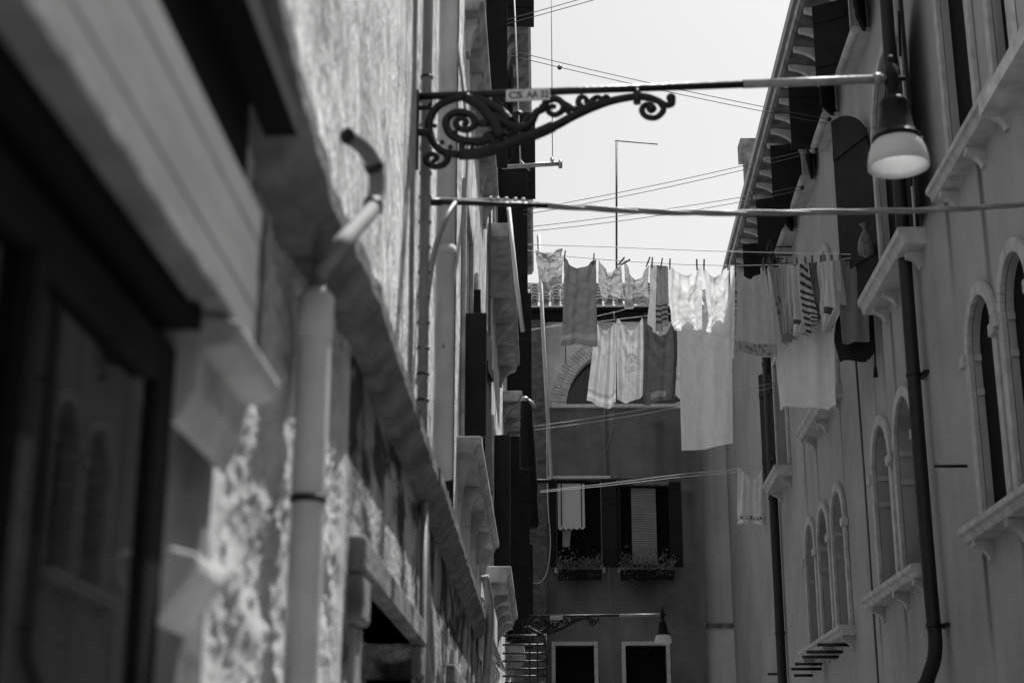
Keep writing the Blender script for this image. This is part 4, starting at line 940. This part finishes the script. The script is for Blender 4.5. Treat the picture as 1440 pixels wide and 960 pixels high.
put_cloth('garment', 'black cloth hanging behind the grey sleeveless top', 'cloth', P1, [(1182, 364), (1176, 430), (1172, 480), (1180, 509)], [(1221, 356), (1226, 430), (1234, 494), (1226, 504)], CM['black'], sag=0, folds=1.3, amp=.03, seed=17, off=-.12)
put_cloth('tank_top', 'grey sleeveless top in front of the black cloth', 'top', P1, [(1181, 365), (1183, 400), (1182, 440), (1184, 482)], [(1212, 361), (1220, 375), (1221, 430), (1225, 480)], CM['grey'], sag=4, folds=1.6, amp=.03, seed=18, off=.03, hem=2)
b = MB(); b.tube([P1.pt(1227, 440, -.1), P1.pt(1230, 490, -.1), P1.pt(1231, 516, -.1)], .01, 6); b.tube([P1.pt(1231, 515, -.1), P1.pt(1231.5, 530, -.1)], [.012, .028], 8)
tag(b.build('tassel', CM['black']), 'black cord tassel dangling beside the grey sleeveless top', 'tassel')
put_cloth('garment', 'thin white garment with fluttering ends beside the pale floral one', 'garment', P1, [(1096, 372), (1100, 420), (1104, 470)], [(1110, 372), (1113, 420), (1119, 460)], CM['thin'], sag=0, folds=3, amp=.05, seed=31, off=.06)
put_cloth('garment', 'dark mottled small garment hanging low between the printed end and the stripes', 'garment', P1, [(1113, 371), (1112, 420), (1108, 458)], [(1124, 371), (1134, 430), (1138, 474)], CM['dstripe'], sag=0, folds=2.3, amp=.05, seed=32, off=-.04)
put_cloth('garment', 'pale creased shirt sleeve hanging between the badge shirt and the grey top', 'garment', P1, [(1168, 367), (1172, 410), (1176, 424)], [(1181, 366), (1184, 400), (1188, 426)], CM['thin'], sag=0, folds=2, amp=.04, seed=33, off=.09)
# second line
put_cloth('towel', 'pale towel with a white striped hem, left one on the lower line', 'towel', P2, [(836, 452), (833, 500), (826, 567)], [(868, 449), (868, 500), (867, 567)], CM['stripehem'], sag=14, folds=2.2, amp=.06, seed=19, hem=6, swag=.06)
put_cloth('towel', 'pale speckled towel with a printed drawing in its middle', 'towel', P2, [(868, 449), (868, 500), (869, 564)], [(904, 445), (905, 500), (905, 558)], CM['print'], sag=18, folds=1.8, amp=.05, seed=20, hem=4, swag=.06, off=.03)
put_cloth('towel', 'charcoal towel with a small label near its bottom edge on the lower line', 'towel', P2, [(905, 445), (905, 500), (904, 566)], [(952, 440), (953, 500), (950, 560)], CM['darkt'], sag=30, folds=1.8, amp=.05, seed=21, hem=5, swag=.05)
put_cloth('bed_sheet', 'long flat plain grey sheet hanging straight below the white shirts', 'sheet', P2, [(952, 440), (955, 500), (959, 634)], [(1028, 434), (1029, 500), (1030, 624)], CM['sheet'], sag=2, folds=1.3, amp=.02, seed=23, hem=1.5, swag=.0, off=.12)
put_cloth('cloth_strip', 'dark narrow cloth edge hanging just left of the long flat sheet', 'cloth', P2, [(946, 445), (949, 500), (949, 555)], [(956, 442), (957, 500), (957, 560)], CM['thin2'], sag=0, folds=1, amp=.02, seed=24, hem=1, off=-.05)
put_cloth('small_towel', 'small towel with a dotted hem hanging alone at the far right end', 'towel', P3, [(1037, 657), (1036, 700), (1036, 735)], [(1076, 655), (1077, 700), (1080, 735)], CM['small_hem'], sag=16, folds=2, amp=.05, seed=25, hem=4, swag=.05)
def line_pts(P, pts, off=0.0): return [P.pt(x, y, off) for x, y in pts]
wire('clothesline', 'main clothesline carrying the towels and white shirts', 'clothesline', [line_pts(P1, [(703, 344), (728, 350), (790, 360), (870, 366.5), (960, 372), (1030, 373.5), (1100, 372), (1160, 368), (1216, 360)]), line_pts(P1, [(703, 343), (850, 347), (1000, 353), (1190, 357.5), (1222, 358)]), [P1.pt(1222, 358), P1.pt(1219, 338, .7)]], .005, 'wire', G, [P1.pt(704, 344), P1.pt(1219, 359)])
wire('clothesline', 'lower clothesline carrying the printed towel and the long flat sheet', 'clothesline', [line_pts(P2, [(735, 464), (800, 457), (868, 449), (910, 444), (1000, 436), (1095, 428)]), line_pts(P2, [(735, 466.5), (800, 453), (868, 438), (905, 427), (1000, 405), (1095, 385)]), line_pts(P2, [(863.5, 438), (863.5, 450)])], .006, 'wire', G)
wire('clothesline', 'clothesline of the small towel in front of the end house windows', 'clothesline', [line_pts(P3, [(760, 690), (850, 680), (962, 666), (1030, 660), (1090, 654)]), line_pts(P3, [(760, 692), (850, 683), (962, 670), (1030, 664), (1090, 657)])], .006, 'wire', G)
# pegs
def peg(P, px, py, lean, first=[None]):
    c = P.pt(px, py, .02)
    if first[0] is None:
        b = MB()
        for s_ in (-1, 1):
            b.hexa([c + Vector((-.008, s_ * .004, -.06)), c + Vector((.008, s_ * .004, -.06)), c + Vector((.008, s_ * .012, -.06)), c + Vector((-.008, s_ * .012, -.06)),
                    c + Vector((-.008, s_ * .012, .075)), c + Vector((.008, s_ * .012, .075)), c + Vector((.008, s_ * .02, .075)), c + Vector((-.008, s_ * .02, .075))])
        b.tube([c + Vector((-.011, 0, .01)), c + Vector((.011, 0, .01))], .008, 6)
        t = thing('clothes_peg', 'small dark clothes peg gripping the edge of a hung cloth', 'clothes peg', c, 'clothes pegs along the lines')
        b.build('peg', M['peg'], t); first[0] = t; o = t
    else: o = copy_thing(first[0], c)
    o.rotation_euler = (0, math.radians(lean), 0); return o
for px, py, ln in [(794, 360, 8), (835, 364, 4), (873, 368, 40), (879, 369, 60), (911, 369, 22), (917, 370, 4), (930, 371, 12), (942, 372, 3), (980, 373, 0), (990, 373, 3), (1024, 373, 5), (1034, 373, 4), (1073, 373, 2), (1082, 373, 3), (1097, 372, 3), (1106, 372, 4), (1121, 371, 0), (1133, 370, -4), (1142, 369, 2), (1154, 368, 2), (1170, 367, 0), (1181, 366, 2)]:
    peg(P1, px, py, ln)
for px, py, ln in [(866, 450, 3), (904, 445, 40)]: peg(P2, px, py, ln)
# peg bag
t = thing('peg_bag', 'net bag of pegs tied at the top, hanging at the right end of the line', 'bag', P1.pt(1217, 360, .7))
b = MB(); c = P1.pt(1217, 342, .7)
prof = [(.01, .20), (.05, .215), (.018, .17), (.02, .13), (.05, .09), (.075, .02), (.085, -.06), (.075, -.12), (.03, -.15), (.002, -.155)]
b.lathe(c, prof, 16); b.tube([c + Vector((0, 0, .17)), c + Vector((.05, 0, .2)), c + Vector((.08, 0, .19))], .01, 6); b.tube([c + Vector((0, 0, .15)), c + Vector((0, 0, .24))], .006, 5)
b.build('net', plain('string_net', .16, .9, 0, .9, 90, .5), t)

# ================================================================== SMALL FITTINGS
# wire basket under the attic sill
t = thing('flower_basket', 'black wire basket fixed below the attic sill above the hung clothes', 'basket', onR(1097, 358, .2))
b = MB(); c = onR(1112, 372, .05)
ua, ub, va, vb = c.y + .0, c.y + .9, c.z + .02, c.z + .42
for k in range(6):
    u = ua + (ub - ua) * k / 5; b.tube([RW(u, vb, .02), RW(u, vb, .34), RW(u, va, .26), RW(u, va, .02)], .011, 5)
for k in range(4):
    f = k / 3; b.tube([RW(ua, va + (vb - va) * f, .02), RW(ua, va + (vb - va) * f, .26 + .08 * f), RW(ub, va + (vb - va) * f, .26 + .08 * f), RW(ub, va + (vb - va) * f, .02)], .011, 5)
b.build('wire_frame', M['iron'], t)
# iron rods on the right wall
RG = 'iron rods sticking out of the right wall'
rods = [(1360, 655, 1315, 'black iron rod sticking out beside the long downpipe', 0), (1199, 906, 1152, 'black iron rod right under the near end of the triple arch sill', 0), (1185, 916, 1137, 'second black iron rod below the triple arch sill', 0), (1179, 923, 1131, 'third black iron rod below the triple arch sill', 0), (1156, 933, 1120, 'fourth black iron rod below the triple arch sill', 0), (1155, 940, 1115, 'fifth black iron rod below the triple arch sill', 0), (1143, 949, 1118, 'lowest black iron rod right of the far downpipe', 0), (1105, 947, 1081, 'black iron rod reaching left from the far downpipe', 0)]
for xr, y, xl, lab, _ in rods:
    a = onR(xr, y); d = (xr - xl) / F * (a.y * 1.03)
    b = MB(); b.tube([a + Vector((.05, 0, 0)), a - Vector((d, 0, 0))], .022 if xr < 1300 else .014, 7); tag(b.build('iron_rod', M['iron']), lab, 'iron rod', RG)
# black cloth furled on a pole at the far left
t = thing('furled_awning', 'long black furled cloth hanging upright beside the black shutters', 'awning', atY(740, 740, 22))
b = MB(); pts = [(737, 562), (740, 580), (742, 620), (744, 680), (746, 742)]
b.tube(crv([atY(x, y, 22) for x, y in pts], 6), [.05, .055, .06, .06, .075, .085, .09, .09, .1, .1, .11, .11, .115, .12, .12, .125, .125, .13, .13, .13, .13, .135, .135, .13, .1], 12); b.build('cloth', CM['black'], t)
b = MB(); b.ball(atY(738, 562, 22), .07, sq=.8); b.tube([atY(738, 560, 22), atY(748, 566, 22), atY(752, 575, 22)], .03, 8); b.build('tie', M['steel'], t)
b = MB(); b.tube([atY(693, 676, 22), atY(775, 676, 22)], .03, 8); b.build('support_bar', M['iron'], t)
# meter box with cables
t = thing('meter_box', 'grey metal box wrapped in loose cables low on the left wall', 'box', LW(13.4, 3, .1))
b = MB(); b.fbox(LW, 13.2, 14.0, 2.72, 3.12, .01, .16); b.build('box', M['pipe_light'], t, bevel=.02)
b = MB(); b.tube(crv([LW(13.0, 3.2, .05), LW(13.1, 2.9, .12), LW(13.5, 2.68, .2), LW(14.0, 2.66, .22), LW(14.2, 2.8, .1)], 5), .02, 7); b.tube(crv([LW(12.6, 3.1, .06), LW(12.8, 2.7, .12), LW(13.3, 2.58, .18), LW(13.9, 2.55, .16)], 5), .018, 7); b.tube(crv([LW(12.4, 3.3, .1), LW(12.5, 3.0, .14), LW(12.55, 2.4, .1)], 5), .035, 8)
b.build('cables', M['steel'], t)
# iron rail basket under the small lamp
t = thing('balcony_rail', 'black iron balcony basket below the small distant lamp', 'railing', LW(21, 3, .2))
b = MB(); A0 = atY(722, 893, 20.4); 
def BF(px, py, dy): return atY(px, py, 20.4) + Vector((0, dy, 0))
for y in (893, 906, 918, 929, 940, 950): b.tube([LW(20.4, BF(735, y, 0).z, .05), BF(768, y, 0), BF(768, y, 1.3), LW(21.7, BF(735, y, 0).z, .05)], .014, 6)
for px in (745, 756, 768): b.tube([BF(px, 890, 0), BF(px, 960, 0)], .011, 5)
b.tube([BF(742, 880, 0), BF(764, 892, 0), BF(771, 935, 0)], .012, 6)
b.build('rails', M['iron'], t)

# ================================================================== LIGHT
W = bpy.data.worlds.new('World'); S.world = W; W.use_nodes = True
N, L = W.node_tree.nodes, W.node_tree.links; N.clear()
sd = Vector((.225, .36, .90)).normalized()
sky = N.new('ShaderNodeTexSky'); sky.sky_type = 'NISHITA'; sky.sun_disc = False
sky.sun_elevation = math.asin(sd.z); sky.sun_rotation = math.atan2(sd.x, sd.y); sky.dust_density = 2.5; sky.air_density = 1.2
bw = N.new('ShaderNodeRGBToBW'); bg = N.new('ShaderNodeBackground'); bg.inputs['Strength'].default_value = .13; out = N.new('ShaderNodeOutputWorld')
L.new(sky.outputs[0], bw.inputs[0]); L.new(bw.outputs[0], bg.inputs['Color']); L.new(bg.outputs[0], out.inputs['Surface'])
ld = bpy.data.lights.new('sun', 'SUN'); ld.energy = 5.0; ld.angle = math.radians(.53); ld.color = (1, .995, .985)
lo = bpy.data.objects.new('sun', ld); COL.objects.link(lo); lo.rotation_euler = sd.to_track_quat('Z', 'Y').to_euler(); lo.location = (10, 20, 40)

# ================================================================== CAMERA
cd = bpy.data.cameras.new('camera'); cam = bpy.data.objects.new('camera', cd); COL.objects.link(cam); S.camera = cam
cd.sensor_width = 36; cd.lens = F / 1440 * 36; cd.clip_end = 2000; cd.clip_start = .05
cam.location = CAM; cam.rotation_euler = (PI / 2 + TILT, 0, YAW)
cd.dof.use_dof = True; cd.dof.focus_distance = 21.5; cd.dof.aperture_fstop = 3.1; cd.dof.aperture_blades = 0
S.view_settings.view_transform = 'Standard'; S.view_settings.look = 'None'; S.view_settings.gamma = 1; S.view_settings.exposure = 0.5; S.view_settings.use_curve_mapping = False
S.render.engine = 'CYCLES'; S.cycles.use_denoising = True; S.cycles.max_bounces = 8; S.cycles.diffuse_bounces = 5; S.cycles.sample_clamp_indirect = 6
